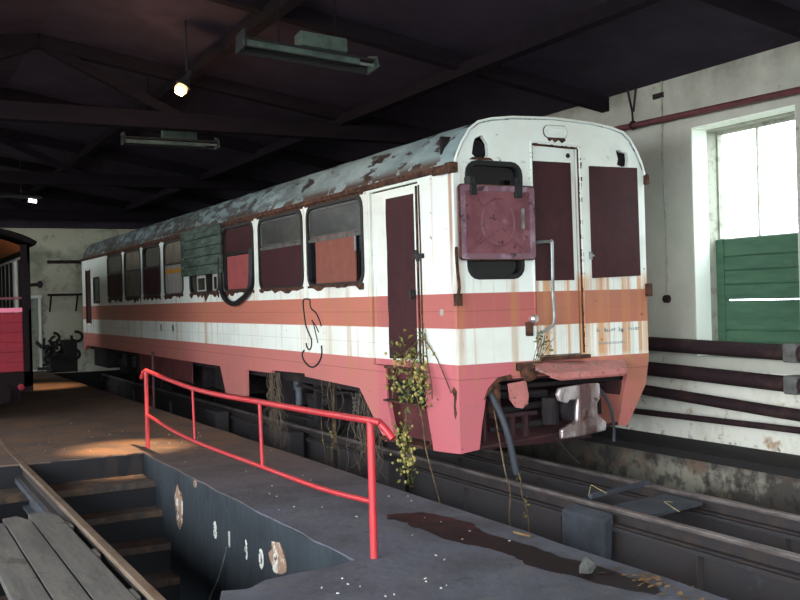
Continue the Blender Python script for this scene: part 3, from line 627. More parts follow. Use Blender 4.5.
# lamp openings
lp = MB().lathe([(.0, .02), (.07, .02), (.085, -.02), (.095, -.02), (.09, .04)], (.315, .09, 3.15), 'Y', 16).build('lamp_housing', M_UNDER, car)
MB().box(2.0, 2.22, .09, .12, 3.0, 3.24).build('lamp_housing', M_UNDER, car)
MB().plate([(.22, 3.06), (.42, 3.06), (.46, 3.035), (.18, 3.035)], 'Y', -.012, .012).build('rust_patch', M_RUST, car)
b = MB(); ringplate(b, 1.08, 1.37, 3.30, 3.42, .022, .055, 'Y', -.018, .02); b.plate(rrect(1.13, 1.32, 3.335, 3.385, .02), 'Y', -.01, .012); hl = b.build('number_lamp', M_LIV, car, bevel=.004)
b = MB(); ringplate(b, 1.075, 1.375, 3.295, 3.425, .008, .06, 'Y', -.014, .02); b.build('rusty_rim', M_RUST, hl)
MB().plate([(1.12, 3.30), (1.15, 3.26), (1.19, 3.28), (1.22, 3.25), (1.27, 3.28), (1.31, 3.25), (1.36, 3.28), (1.34, 3.31)], 'Y', -.006, .008).build('rust_patch', M_RUST, car)
# front door
fdm = MB().plate([(.945, 1.095), (1.50, 1.095), (1.485, 3.20), (.945, 3.215)], 'Y', .03, .035, holes=[[(.96, 1.86), (1.435, 1.86), (1.425, 3.05), (.96, 3.05)]]).build('front_door', M_LIV, car)
MB().plate([(.95, 1.85), (1.44, 1.85), (1.43, 3.058), (.95, 3.058)], 'Y', .018, .03).build('dark_board', M_BOARD, fdm)
MB().lathe([(0, 0), (.022, 0), (.026, -.012)], (1.40, .03, 3.13), 'Y', 12).build('bolt', M_RUBBER, fdm)
b = MB()
for p, q in (((.915, 1.08), (.915, 3.245)), ((.915, 3.245), (1.52, 3.225)), ((1.52, 3.225), (1.545, 1.08))):
    b.tube([(p[0], -.006, p[1]), (q[0], -.006, q[1])], .012, 5)
b.build('door_surround', M_LIV, car)
b = MB().tube([(1.508, .0, 3.2), (1.525, .0, 1.1)], .011, 5).tube([(.925, .0, 3.225), (1.5, 0., 3.205)], .009, 5).tube([(.932, .0, 3.225), (.932, 0., 1.1)], .006, 5)
r_ = random.Random(77)
for k in range(26):
    z = r_.uniform(1.1, 3.2); b.box(1.512, 1.512 + r_.uniform(.02, .04), -.012, .0, z, z + r_.uniform(.015, .05))
for k in range(9):
    z = r_.uniform(2.2, 3.2); b.box(.905, .935, -.012, .0, z, z + r_.uniform(.012, .04))
for k in range(8):
    x = r_.uniform(.95, 1.5); b.box(x, x + .03, -.012, .0, 3.205, 3.205 + r_.uniform(.012, .03))
b.build('door_gap', M_RUST, car)
for z in (3.17, 2.75, 2.35): MB().box(1.52, 1.56, -.02, 0, z - .035, z + .035).build('hinge', M_LIV, car)
MB().tube([(.93, -.0, 2.23), (.93, -.09, 2.232), (1.03, -.12, 2.235), (1.06, -.12, 2.20), (1.055, -.12, 1.75), (1.065, -.12, 1.46), (1.03, -.10, 1.38), (.92, -.02, 1.31)], .016, 8, 4).build('grab_rail', M_ALU, car, smooth=True)
# right-hand dark board, lettering
MB().plate([(1.655, 1.865), (2.305, 1.885), (2.295, 3.035), (1.65, 3.03)], 'Y', -.016, .02).build('dark_board', M_BOARD, car)
MB().box(1.62, 1.645, -.03, 0, 2.06, 2.14).box(1.63, 1.66, -.045, -.02, 2.09, 2.11).build('bracket', M_ALU, car)
b = MB(); r_ = random.Random(8)
x = 1.70
for wlen in (2, 5, 3, 5):
    for k in range(wlen):
        h = .045 if k == 0 else .03
        b.box(x, x + .007, -.003, .0, 1.305, 1.305 + h).box(x, x + .02, -.003, .0, 1.305 + r_.choice((.0, .015, .026)), 1.311 + r_.choice((.0, .012, .022)) + .004)
        x += .031
    x += .04
b.build('faded_lettering', M_MARK, car)
b = MB(); x = 1.72
for k in range(17):
    b.box(x, x + .006, -.003, 0, 1.175, 1.195 + .008 * r_.random()).box(x, x + .014, -.003, 0, 1.175, 1.181); x += .022
b.build('faded_lettering', M_MARK, car)
# corner grab iron, lamps
MB().tube([(.0, -.02, 2.18), (-.02, -.05, 2.12), (-.01, -.05, 1.95), (.01, -.04, 1.8), (-.02, -.05, 1.70)], .016, 7, 3).box(-.035, .03, -.06, -.0, 1.62, 1.74).build('corner_iron', M_RUST, car)
MB().box(2.37, 2.44, -.05, .0, 1.66, 1.80).build('corner_iron', M_RUST, car, bevel=.01)
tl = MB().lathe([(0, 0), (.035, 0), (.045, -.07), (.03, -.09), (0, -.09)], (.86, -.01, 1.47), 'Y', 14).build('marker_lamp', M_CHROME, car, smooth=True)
MB().box(.79, .86, -.05, 0, 1.30, 1.44).build('lamp_bracket', M_RUST, tl, bevel=.01)
# threshold flap
MB().box(.96, 1.56, -.07, .0, 1.045, 1.085).build('threshold', M_RUST, car, bevel=.006)
b = MB()
b.hexa((.76, -.02, 1.00), (2.05, -.02, .97), (1.84, -.28, .90), (.88, -.27, .905), (.78, -.0, 1.05), (2.06, -.0, 1.0), (1.85, -.29, .925), (.86, -.28, .93))
fl = b.build('flap', M_FLAP, car, bevel=.01)
MB().hexa((.88, -.27, .895), (1.84, -.28, .89), (1.80, -.285, .86), (1.0, -.285, .86), (.86, -.285, .94), (1.85, -.295, .935), (1.81, -.30, .88), (.98, -.30, .88)).build('flap_lip', M_FLAP, fl)
MB().lathe([(0, 0), (.08, 0), (.095, -.05), (.07, -.12), (0, -.13)], (.79, .0, .94), 'Y', 12).box(.66, .95, -.06, 0, .96, 1.04).build('rusted_socket', M_RUST, car, bevel=.01)
MB().plate([(.28, .70), (.33, .81), (.45, .91), (.6, .93), (.62, .88), (.46, .865), (.37, .80)], 'Y', -.012, .014).build('rust_patch', M_RUST, car)
# inside the coupler opening
MB().box(.3, 2.1, .62, .66, .1, .95).box(.30, .33, .05, .62, .28, .86).box(2.03, 2.06, .05, .62, .3, .86).box(.3, 2.1, .05, .66, .86, .9).build('coupler_well', M_WELL, car)
MB().tube([(.22, .02, .235), (1.97, .02, .33)], .018, 6).build('lower_rail', M_WELL, car)
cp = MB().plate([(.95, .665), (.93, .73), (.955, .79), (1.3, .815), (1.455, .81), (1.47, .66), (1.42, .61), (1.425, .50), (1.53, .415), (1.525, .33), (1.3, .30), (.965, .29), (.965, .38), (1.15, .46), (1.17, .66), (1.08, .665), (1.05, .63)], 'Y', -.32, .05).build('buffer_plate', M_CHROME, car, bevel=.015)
MB().lathe([(0, 0), (.14, 0), (.14, .5), (.09, .5), (.09, .95)], (1.22, -.27, .56), 'Y', 20).build('buffer_stock', M_UNDER, cp, smooth=True)
MB().tube([(1.0, -.1, .42), (1.0, -.1, .68)], .085, 12).build('damper', M_UNDER, car)
for p, q, r in (((.35, .2, .72), (1.1, .1, .70), .04), ((.35, .15, .55), (1.1, .1, .60), .035), ((.4, .1, .38), (1.0, .05, .42), .03), ((1.5, .2, .7), (2.0, .3, .72), .03)): MB().tube([p, q], r, 8).build('air_pipe', M_UNDER, car)
MB().plate([(.56, .84), (.58, .68), (.64, .60), (.72, .585), (.79, .63), (.80, .72), (.77, .86)], 'Y', -.02, .02).build('socket_cover', M_FLAP, car)
MB().box(.42, .95, .05, .12, .50, .54).box(.62, .66, .03, .08, .30, .52).box(.78, .82, .03, .08, .30, .52).build('coupler_gear', M_WELL, car)
MB().box(.40, .48, .0, .3, .55, .85).build('hose_cock', M_RUST, car, bevel=.01)
MB().box(1.5, 1.9, .2, .5, .42, .7).build('coupler_box', M_UNDER, car)
MB().tube([(.38, .08, .80), (.40, -.02, .66), (.43, -.10, .50), (.47, -.14, .30), (.52, -.15, .05), (.54, -.15, -.02)], .034, 10, 4).build('brake_hose', M_HOSE, car, smooth=True)
MB().tube([(1.45, -.12, .78), (1.58, -.18, .72), (1.68, -.2, .55), (1.74, -.18, .34), (1.76, -.15, .18)], .016, 7, 4).build('cable', M_HOSE, car, smooth=True)
MB().tube([(1.1, .0, .3), (1.2, -.1, .12), (1.3, -.15, .0)], .008, 6, 3).build('cable', M_UNDER, car)
# underframe, boxes, bogies
MB().box(.12, 2.28, .66, LEN - .3, .62, .78).box(1.0, 1.4, .7, LEN - .3, .3, .62).build('underframe', M_UNDER, car)
for ya, yb, xa, z0 in ((5.1, 6.05, .35, .22), (7.45, 8.9, .4, .2), (9.3, 11.4, .3, .2), (11.7, 13.1, .35, .25), (16.95, 18.6, .2, .18), (13.3, 13.75, .15, .2)):
    MB().box(xa, 2.3 - xa, ya, yb, z0, .64).build('equipment_box', M_UNDER, car, bevel=.02)
MB().box(.03, .05, 9.03, 11.1, .32, .72).build('skirt_panel', M_REDDK, car)
MB().box(.03, .05, 11.12, 12.9, .34, .72).build('skirt_panel', M_REDDK, car)
def bogie(yc):
    bg = MB()
    for x in (.42, 1.9):
        bg.box(x, x + .1, yc - 1.45, yc + 1.45, .28, .42).box(x - .02, x + .12, yc - .4, yc + .4, .18, .5)
        for s in (-.95, .95): bg.box(x - .04, x + .14, yc + s - .16, yc + s + .16, .08, .36)
    bg.box(.5, 1.92, yc - .2, yc + .2, .3, .5)
    o = bg.build('bogie', M_UNDER, car, bevel=.015)
    for s in (-.95, .95):
        for x, d in ((XA, 1), (XB, -1)):
            MB().lathe([(.0, -.045), (.09, -.06), (.1, -.03), (.27, -.02), (.30, -.045), (.352, -.045), (.352, .03 * 1), (.385, .035), (.385, .055), (.28, .05), (.1, .03), (.1, .06), (0, .06)] if d > 0 else
                       [(.0, -.06), (.1, -.06), (.1, -.03), (.28, -.05), (.385, -.055), (.385, -.035), (.352, -.03), (.352, .045), (.30, .045), (.27, .02), (.1, .03), (.09, .06), (0, .045)], (x, yc + s, ZR + .355), 'X', 28).build('wheel', M_UNDER, o, smooth=True)
        MB().tube([(XA, yc + s, ZR + .355), (XB, yc + s, ZR + .355)], .06, 10).build('axle', M_UNDER, o)
        for x in (.34, 2.04):
            MB().tube([(x + .03 + .055 * math.cos(k * .9), yc + s * .55 + .055 * math.sin(k * .9), .30 + k * .0075) for k in range(46)], .012, 5).build('coil_spring', M_DAMP, o)
    return o
bg1 = bogie(3.55); bogie(15.3)
MB().lathe([(.0, 0), (.05, 0), (.05, .22), (.075, .22), (.075, .42), (0, .42)], (.30, 4.75, .26), 'Z', 14).build('shock_absorber', M_DAMP, car, smooth=True)
MB().lathe([(0, 0), (.2, 0), (.2, .35), (.15, .42), (0, .42)], (.25, 2.5, .48), 'X', 18).build('brake_cylinder', M_UNDER, car, smooth=True)
MB().box(.2, .26, 2.6, 4.6, .53, .56).box(.22, .28, 3.95, 4.05, .1, .7).box(.22, .28, 3.3, 3.36, .2, .7).build('brake_rigging', M_UNDER, car)
MB().tube([(.15, 2.2, .5), (.15, 2.8, .58), (.15, 3.4, .52), (.16, 4.4, .60)], .018, 6, 3).build('air_pipe', M_UNDER, car)
# wreckage at the far end
sc_ = thing('scrap_pile', (0, 19.6, 0), 'black tangle of scrap heaped behind the far end of the railcar', 'scrap')
b = MB(); r_ = random.Random(11)
for k in range(20):
    x, y, z = r_.uniform(-.95, -.1), r_.uniform(19.2, 20.0), r_.uniform(.05, .7)
    a = r_.uniform(0, 3); l_ = r_.uniform(.25, .55)
    b.beam((x, y, z), (x + l_ * math.cos(a) * .6, y + .2 * math.sin(a), max(.03, z + l_ * math.sin(a * 1.3) * .5)), .06, .08)
b.build('bars', M_SCRAP, sc_)
b = MB()
for k in range(9):
    x, z, y = r_.uniform(-.8, -.05), r_.uniform(.3, .95), r_.uniform(19.2, 19.6); a0 = r_.uniform(0, 6)
    b.tube([(x + .15 * math.cos(a0 + q * .35), y + .01 * q, z + .13 * math.sin(a0 + q * .35)) for q in range(r_.randint(7, 16))], .04, 6)
b.box(-.8, -.1, 19.3, 20.0, .0, .5).box(-.45, -.1, 19.3, 19.9, .5, .85)
b.build('rings_and_box', M_SCRAP, sc_)
tag(MB().tube([(-.88, 8.15, 0), (-.88, 8.15, .95)], .02, 8).build('post', M_WELL), 'thin reddish post at the platform edge against the railcar', 'post')

# ------------------------------------------------------------------ plants
def leaf_mass(b, pts, n, spread, size, rr):
    for k in range(n):
        p = rr.choice(pts); q = rr.choice(pts)
        c = Vector(p) + Vector((rr.gauss(0, spread * .6), rr.gauss(0, spread), rr.gauss(0, spread)))
        u = Vector((rr.uniform(-1, 1), rr.uniform(-1, 1), rr.uniform(-1, 1))).normalized()
        v = u.cross(Vector((rr.uniform(-1, 1), rr.uniform(-1, 1), rr.uniform(-1, 1)))).normalized()
        s = size * rr.uniform(.6, 1.3)
        n_ = u.cross(v) * s * .25
        b.quad(c - u * s, c - v * s * .55 + n_, c + u * s, c + v * s * .55 + n_)
rr = random.Random(3)
vine = thing('hop_vine', (-.05, .9, .0), 'yellowing hop vine hanging from the railcar side doorway', 'vine')
st = MB()
main = [[(-.02, .62, 1.45), (-.04, .66, 1.2), (-.06, .85, .95), (-.07, .92, .6), (-.08, .95, .3), (-.09, .9, .05), (-.1, .88, -.2)],
        [(-.02, .7, 1.3), (-.06, 1.0, 1.08), (-.08, 1.18, .85), (-.09, 1.2, .65)],
        [(-.02, .6, 1.35), (-.05, .5, 1.05), (-.06, .42, .85), (-.07, .4, .7)], [(-.06, .85, .95), (-.08, .6, .5), (-.1, .5, .2), (-.1, .35, -.1), (-.1, .2, -.4)],
        [(-.02, .63, 1.3), (-.03, .35, 1.1), (-.03, .1, .78)]]
for m in main: st.tube(m, .007, 5, 3)
st.build('stem', M_STEM, vine)
lv = MB()
leaf_mass(lv, [(-.06, .66, 1.2), (-.06, .8, 1.05), (-.07, 1.0, 1.1), (-.07, 1.15, .85), (-.07, .6, .95)], 170, .10, .03, rr)
leaf_mass(lv, [(-.07, .9, .75), (-.07, .92, .6), (-.07, .62, .85), (-.07, .55, .75)], 120, .08, .03, rr)
leaf_mass(lv, [(-.09, .95, .35), (-.09, .95, .2), (-.09, .9, .05), (-.1, .88, -.15)], 130, .07, .028, rr)
lv.build('leaf_cluster', M_LEAF, vine, norm=False)['kind'] = 'stuff'
hp = MB()
for k in range(120):
    c = rr.choice([(-.09, 1.0, 1.05), (-.09, 1.15, .85), (-.09, .65, .85), (-.1, .95, .3), (-.1, 1.0, .12), (-.1, .85, .12), (-.1, .93, .0), (-.09, .6, .95)])
    c = Vector(c) + Vector((rr.gauss(0, .03), rr.gauss(0, .09), rr.gauss(0, .09)))
    r = rr.uniform(.010, .019)
    hp.lathe([(.002, -r * 1.3), (r * .8, -r * .5), (r, .1 * r), (r * .6, r * .9), (.002, r * 1.2)], c, 'Z', 7)
hp.build('hop_cones', M_HOP, vine, smooth=True)['kind'] = 'stuff'
# sprig growing by the front door
sp = thing('sprig', (.88, -.1, 1.0), 'small weed growing from the rusted socket below the front door', 'weed')
b = MB()
for k in range(5): b.tube([(.82 + .02 * k, -.06, 1.0), (.84 + .03 * k, -.1, 1.15), (.86 + .04 * k + rr.uniform(-.04, .04), -.12, 1.28 + rr.uniform(-.04, .08))], .004, 4, 2)
b.build('stem', M_STEM, sp)
b = MB(); leaf_mass(b, [(.86, -.1, 1.2), (.95, -.12, 1.22), (.9, -.1, 1.32), (.88, -.08, 1.05), (1.0, -.1, 1.15)], 46, .045, .022, rr)
b.build('leaf_cluster', M_LEAF, sp, norm=False)['kind'] = 'stuff'
# dried roots and creepers hanging under the railcar
def roots(name, label, tops, n, zlow, seed, mat=M_ROOT, leaves=()):
    r = random.Random(seed); t = thing(name, (tops[0][0], tops[0][1], 0), label, 'roots', 'dried roots under the railcar')
    b = MB()
    for k in range(n):
        x, y, z = r.choice(tops); y += r.gauss(0, .07); x += r.gauss(0, .04)
        p = [(x, y, z)]; zl = zlow + r.uniform(0, .45)
        for q in range(1, 6):
            p.append((x + r.gauss(0, .035), y + r.gauss(0, .05) * q * .5, z + (zl - z) * q / 5))
        b.tube(p, [.0045, .0045, .004, .004, .003, .0025], 4, 3)
    b.build('strands', mat, t)
    if leaves:
        b = MB(); leaf_mass(b, leaves, 26, .06, .025, r); b.build('leaf_cluster', M_LEAF, t, norm=False)['kind'] = 'stuff'
roots('dried_roots', 'thick bunch of brown dried roots under the second window of the railcar', [(.05, 5.0, .72), (.08, 5.25, .7)], 26, -.45, 1)
roots('dried_roots', 'pale tangled roots hanging behind the sloping skirt by the doorway', [(.1, 2.2, .66), (.12, 2.45, .6), (.1, 1.9, .5)], 26, -.5, 2)
roots('dried_roots', 'thin creeper with green leaves hanging under the first window of the railcar', [(.08, 3.2, .72), (.08, 3.05, .7)], 8, -.6, 5, M_STEM, [(.05, 3.15, -.1), (.05, 3.1, .1), (.05, 3.1, -.4)])
for i, (pts, lab, lf) in enumerate((
        ([(.36, -.05, .6), (.32, -.2, .3), (.3, -.3, .05), (.34, -.32, -.15), (.3, -.35, -.4), (.34, -.4, -.7)], 'single brown creeper hanging below the front corner of the railcar', ()),
        ([(.5, -.1, .1), (.54, -.2, -.05), (.5, -.28, -.2), (.55, -.3, -.4), (.52, -.35, -.7)], 'creeper with small yellow leaves hanging below the brake hose', [(.53, -.2, -.05), (.52, -.3, -.25), (.52, -.3, -.42), (.52, -.35, -.6)]))):
    t = thing('creeper', (pts[0][0], pts[0][1], 0), lab, 'creeper')
    MB().tube(pts, .007, 5, 4).build('stem', M_STEM, t)
    if lf:
        b = MB(); leaf_mass(b, lf, 24, .025, .018, rr); b.build('leaf_cluster', M_LEAF, t, norm=False)['kind'] = 'stuff'

# ------------------------------------------------------------------ red railing
rl = thing('railing', (-2.06, .8, 0), 'bent red tubular railing along the platform beside the pit', 'railing')
MB().tube([(-2.06, 3.78, .93), (-2.06, 2.8, .88), (-2.06, 1.84, .845), (-2.05, .9, .84), (-2.05, -.13, .86), (-2.06, -1.4, .885), (-2.06, -2.22, .905), (-2.03, -2.31, .89), (-1.99, -2.40, .80)], .024, 10, 4).build('top_rail', M_RED, rl, smooth=True)
MB().tube([(-2.06, 3.8, .40), (-2.06, 2.8, .335), (-2.06, 1.88, .305), (-2.05, .95, .30), (-2.05, -.1, .31), (-2.06, -1.35, .325), (-2.06, -2.22, .37)], .019, 10, 4).build('middle_rail', M_RED, rl, smooth=True)
for y, z0, z1, r in ((3.8, 0, .93, .024), (1.86, .305, .845, .013), (-.12, .31, .86, .016), (-2.22, 0, .905, .026)):
    MB().tube([(-2.06 + (0.01 if 0 < z0 else 0), y, z0), (-2.06, y, z1)], r, 10).build('post', M_RED, rl, smooth=True)
MB().tube([(-2.06, 3.8, .93), (-2.07, 3.9, .90), (-2.08, 3.95, .83)], .022, 8).build('bent_stub', M_RED, rl, smooth=True)

# ------------------------------------------------------------------ wall services
PX = 3.2
for nm, (za, zb), r, lab in (('heating_pipe', (1.095, 1.055), .082, 'thick dark pipe along the wall just under the window, uppermost of the stack'),
                             ('heating_pipe', (.80, .735), .082, 'thick dark pipe along the wall, second of the stack from above'),
                             ('heating_pipe', (.54, .435), .062, 'dark pipe along the wall, third of the stack from above'),
                             ('heating_pipe', (.265, .28), .034, 'thin dark pipe along the wall, lowest of the stack')):
    f = lambda y: za + (zb - za) * (1.05 - y) / 2.2
    t = thing(nm, (PX, 0, zb), lab, 'pipe', 'heating pipes along the window wall')
    MB().tube([(PX, 9, f(2.2)), (PX, 2.2, f(2.2)), (PX, -1.0, f(-1.0)), (PX, -1.35, f(-1.25)), (PX, -9, f(-1.25))], r, 14).build('pipe_run', M_PIPE, t, smooth=True)
    if r > .07:
        z_ = f(-1.12); MB().box(PX - r - .012, PX + r, -1.31, -1.15, z_ - r - .012, z_ + r + .012)  .build('clamp', M_DULL, t, bevel=.02)
    MB().beam((PX + r, 1.9, f(1.9)), (XR, 1.9, f(1.9)), .04, .05).beam((PX + r, -1.25, f(-1.19)), (XR, -1.25, f(-1.19)), .04, .05).build('bracket', M_RUST, t)
t = thing('wall_pipe', (XR - .1, 0, 3.7), 'red-brown pipe running high along the wall above the window', 'pipe')
MB().tube([(XR - .09, 12, 3.98), (XR - .09, 1.6, 3.745), (XR - .09, -1.3, 3.68), (XR - .09, -9, 3.5)], .036, 10).build('pipe_run', M_PIPER, t, smooth=True)
for y in (4.0, -2.5): MB().box(XR - .09, XR, y, y + .03, 3.7, 3.78).build('clip', M_RUST, t)
t = thing('pipe_hanger', (XR - .09, 1.1, 3.7), 'v-shaped rod hanger holding the red-brown pipe from the roof', 'hanger')
MB().tube([(XR - .09, 1.2, 4.25), (XR - .09, 1.11, 3.9), (XR - .09, 1.1, 3.74)], .014, 6).tube([(XR - .09, 1.02, 4.25), (XR - .09, 1.09, 3.9)], .014, 6).build('rods', M_PIPE, t)
MB().tube([(XR - .09 + .05 * math.cos(a), 1.1, 3.735 + .05 * math.sin(a)) for a in [2 * PI * k / 16 for k in range(17)]], .012, 6).build('ring', M_PIPE, t)
t = thing('conduit', (XR, .68, 1.6), 'vertical cable conduit on the wall ending in a small switch', 'conduit')
MB().tube([(XR - .012, .68, 4.2), (XR - .012, .70, 3.3), (XR - .012, .67, 2.5), (XR - .012, .68, 1.66)], .012, 6).build('cable', M_WFRAME, t)
MB().lathe([(0, -.05), (.045, -.05), (.05, 0), (0, 0)], (XR, .68, 1.62), 'X', 14).build('switch', M_PIPE, t)
MB().box(XR - .03, XR, .66, .82, 4.0, 4.06).build('junction', M_PIPE, t)

# back wall fittings
t = thing('shelf_bracket', (-.2, YB, 2.1), 'dark empty shelf frame on the back wall beside the railcar', 'shelf')
MB().box(-.65, .25, YB - .25, YB, 2.05, 2.11).build('bar', M_PIPE, t)
for x in (-.58, .12): MB().beam((x, YB - .22, 2.06), (x - .02, YB - .01, 1.62), .04, .04).build('strut', M_PIPE, t)
tag(MB().box(-.63, .7, YB - .12, YB, 2.95, 3.04).build('wall_bar', M_PIPE), 'dark horizontal bar high on the back wall', 'bar')

# ------------------------------------------------------------------ coach on the other track
co = thing('coach', (-4.0, 12, 0), 'crimson wooden coach with a dark frame and arched roof on the other track', 'coach')
CY0, CY1, CX0, CX1 = 8.25, 17.5, -5.2, -2.737
b = MB()
for x in (CX0, CX1 - .13): b.box(x, x + .13, CY0, CY0 + .1, .5, 2.72)
b.box(CX0, CX1, CY0, CY0 + .1, .50, .73)
b.box(CX1 - .04, CX1, CY0, CY1, .5, 1.7).box(CX1 - .04, CX1, CY0, CY1, 2.4, 2.72).box(CX0, CX0 + .04, CY0, CY1, .5, 2.72).box(CX0, CX1, CY1 - .05, CY1, .5, 2.9)
for y in (9.6, 11.2, 12.8, 14.4, 16): b.box(CX1 - .05, CX1, y, y + .12, 1.7, 2.4)
b.build('frame', M_CDARK, co)
e_ = MB()
for k in range(6): e_.box(CX0 + .13, CX1 - .13, CY0 + .02, CY0 + .07, .735 + k * .153, .735 + k * .153 + .1525)
e_.build('end_panel', M_COACH, co, bevel=.006)
MB().box(CX0 + .13, CX1 - .13, CY0 + .02, CY0 + .07, 1.66, 1.73).build('panel_cap', M_CAP, co)
MB().tube([(CX0 + .1, CY0 + .03, 1.88), (CX1 - .1, CY0 + .03, 1.88)], .02, 8).build('hand_rail', M_HATCH, co)
MB().box(CX1 - .075, CX1 - .055, CY0 + .12, CY1 - .1, .75, 2.55).build('side_lining', M_CURT, co)
for k in range(14):
    y = CY0 + .45 + .55 * k
    MB().box(CX1 - .11, CX1 - .076, y, y + .1, 1.6, 2.5).build('window_post', M_CDARK if k != 1 else M_CHIP, co)
MB().box(CX0, CX1 - .12, CY0 + 5, CY0 + 5.05, .6, 2.55).build('inner_bulkhead', M_TAN, co)
rows = []
for y in (CY0 - .28, CY0 + .05, 10.5, CY1 + .2):
    rows.append([(-4.0 + 1.31 * math.sin(a) / math.sin(1.2), y, 2.69 + .27 * (math.cos(a) - math.cos(1.2)) / (1 - math.cos(1.2))) for a in [-1.2 + 2.4 * k / 16 for k in range(17)]])
rf = MB().sheet(rows).build('roof', M_CDARK, co, smooth=True)
sm = rf.modifiers.new('thick', 'SOLIDIFY'); sm.thickness = .06; sm.offset = 1
rows = [[(x, y, z - .03 - .05 * abs(x + 4)) for x, y, z in r_[1:-1]] for r_ in rows[1:]]
MB().sheet(rows).build('ceiling_lining', M_ORANGE, co, smooth=True)
MB().box(CX0, CX1, CY0, CY1, .42, .5).box(CX0 + .2, CX1 - .2, CY0 - .1, CY0, .28, .46).build('underframe', M_CDARK, co)
for x in (-4.7, -3.25): MB().lathe([(.05, 0), (.05, -.25), (.14, -.26), (.15, -.3), (0, -.31)], (x, CY0 - .05, .42), 'Y', 16).build('buffer', M_CDARK, co, smooth=True)
MB().lathe([(0, 0), (.04, -.01), (.05, -.06), (0, -.07)], (-2.93, CY0 - .05, .50), 'Y', 12).build('tail_lamp', M_COACH, co)
MB().tube([(CX1, CY0 + .05, 2.08), (CX1 + .12, CY0 + .05, 2.09)], .025, 8).lathe([(0, -.05), (.05, -.03), (.06, .02), (0, .05)], (CX1 + .15, CY0 + .05, 2.09), 'X', 12).build('signal_arm', M_CDARK, co)
for y in (9.6, 16.2):
    wb = MB().box(-3.42, -3.3, y - .35, y + .35, .2, .42).box(-4.7, -4.58, y - .35, y + .35, .2, .42).build('axle_guard', M_CDARK, co)
    for x in (-3.53, -4.49): MB().lathe([(0, -.06), (.1, -.06), (.3, -.04), (.35, -.05), (.35, .05), (.3, .04), (.1, .06), (0, .06)], (x, y, .36), 'X', 24).build('wheel', M_CDARK, wb, smooth=True)

# ------------------------------------------------------------------ lamps
def strip_light(loc, L, label, broken, detail=True):
    x, y, z = loc
    t = thing('strip_light', (x, y, z), label, 'light fitting', 'fluorescent fittings under the roof')
    # sloping trough reflector, open below
    MB().hexa((x - L / 2, y - .11, z), (x + L / 2 * .72, y - .11, z - .0), (x + L / 2 * .72, y - .08, z - .0), (x - L / 2, y - .08, z), (x - L / 2, y - .11, z + .05), (x + L / 2 * .72, y - .11, z + .05), (x + L / 2 * .72, y - .06, z + .06), (x - L / 2, y - .06, z + .06)).build('reflector_lip', M_LAMPG, t)
    MB().box(x - L / 2, x + L / 2, y - .06, y + .12, z + .075, z + .10).build('tray', M_LAMPD, t)
    MB().box(x - L / 2, x + L / 2, y + .10, y + .12, z + .0, z + .09).build('reflector_side', M_LAMPD, t)
    MB().box(x - .12, x + L * .27, y - .10, y + .05, z + .10, z + .24).build('ballast_box', M_LAMPG, t, bevel=.008)
    MB().plate([(y - .12, z - .0), (y + .12, z), (y + .08, z + .18), (y - .08, z + .12)], 'X', x + L / 2, .02).build('end_cap', M_LAMPG, t)
    MB().plate([(y - .12, z - .01), (y + .12, z - .01), (y + .1, z + .16), (y - .1, z + .16)], 'X', x - L / 2, .02).build('end_cap', M_LAMPD, t)
    if broken: MB().tube([(x - L / 2 + .06, y - .02, z + .045), (x + L / 2, y - .02, z + .045)], .016, 8).build('tube', M_TUBE, t)
    for dx in (-.3, .3): MB().tube([(x + dx, y, z + .1), (x + dx, y, RZ(x + dx) + .12)], .007, 6).build('hanger', M_TIMB, t)
    for k, s in enumerate((-.02, .03)):
        MB().lathe([(0, 0), (.018, 0), (.018, .03), (0, .03)], (x - L / 2 + .03, y + s * 2, z + .04), 'X', 8).build('tube_holder', M_TUBE, t)
    return t
l1 = strip_light((-1.22, .58, 4.0), 1.38, 'grey-green strip light fitting hanging unlit above the railing', True)
l1.rotation_euler = (math.radians(-8), math.radians(3.0), math.radians(2))
strip_light((-1.12, 5.85, 3.98), 1.35, 'dim strip light fitting deeper in the shed, beyond the glowing lamp', True)
t = thing('tube_lamp', (-2.0, 13.2, 3.95), 'small white lit tube far back under the roof', 'lamp')
MB().tube([(-2.06, 13.2, 3.93), (-1.91, 13.2, 3.91)], .035, 8).build('tube', M_BULBW, t)
MB().box(-2.7, -1.8, 13.15, 13.3, 3.97, 4.02).build('tray', M_LAMPD, t)
MB().tube([(-2.2, 13.2, 4.0), (-2.2, 13.2, RZ(-2.2) + .1)], .01, 5).build('hanger', M_LAMPD, t)
LB = Vector((-1.74, 3.05, 4.20))
t = thing('ceiling_lamp', LB, 'glowing warm lamp under the dark roof', 'lamp')
MB().lathe([(0, -.10), (.05, -.085), (.075, -.03), (.06, .02), (.03, .06), (.03, .08), (0, .08)], LB, 'Z', 16).rot(math.radians(28), 'Y', LB).build('bulb', M_BULB, t, smooth=True)
MB().lathe([(.09, .0), (.055, .07), (.035, .12), (.035, .2), (0, .2), (0, .19)], LB + Vector((0, 0, .02)), 'Z', 16).rot(math.radians(28), 'Y', LB).build('lamp_shade', M_LAMPD, t, smooth=True)
MB().tube([LB + Vector((.06, 0, .18)), (LB.x + .06, LB.y, RZ(LB.x) + .1)], .012, 6).build('stem', M_LAMPD, t)

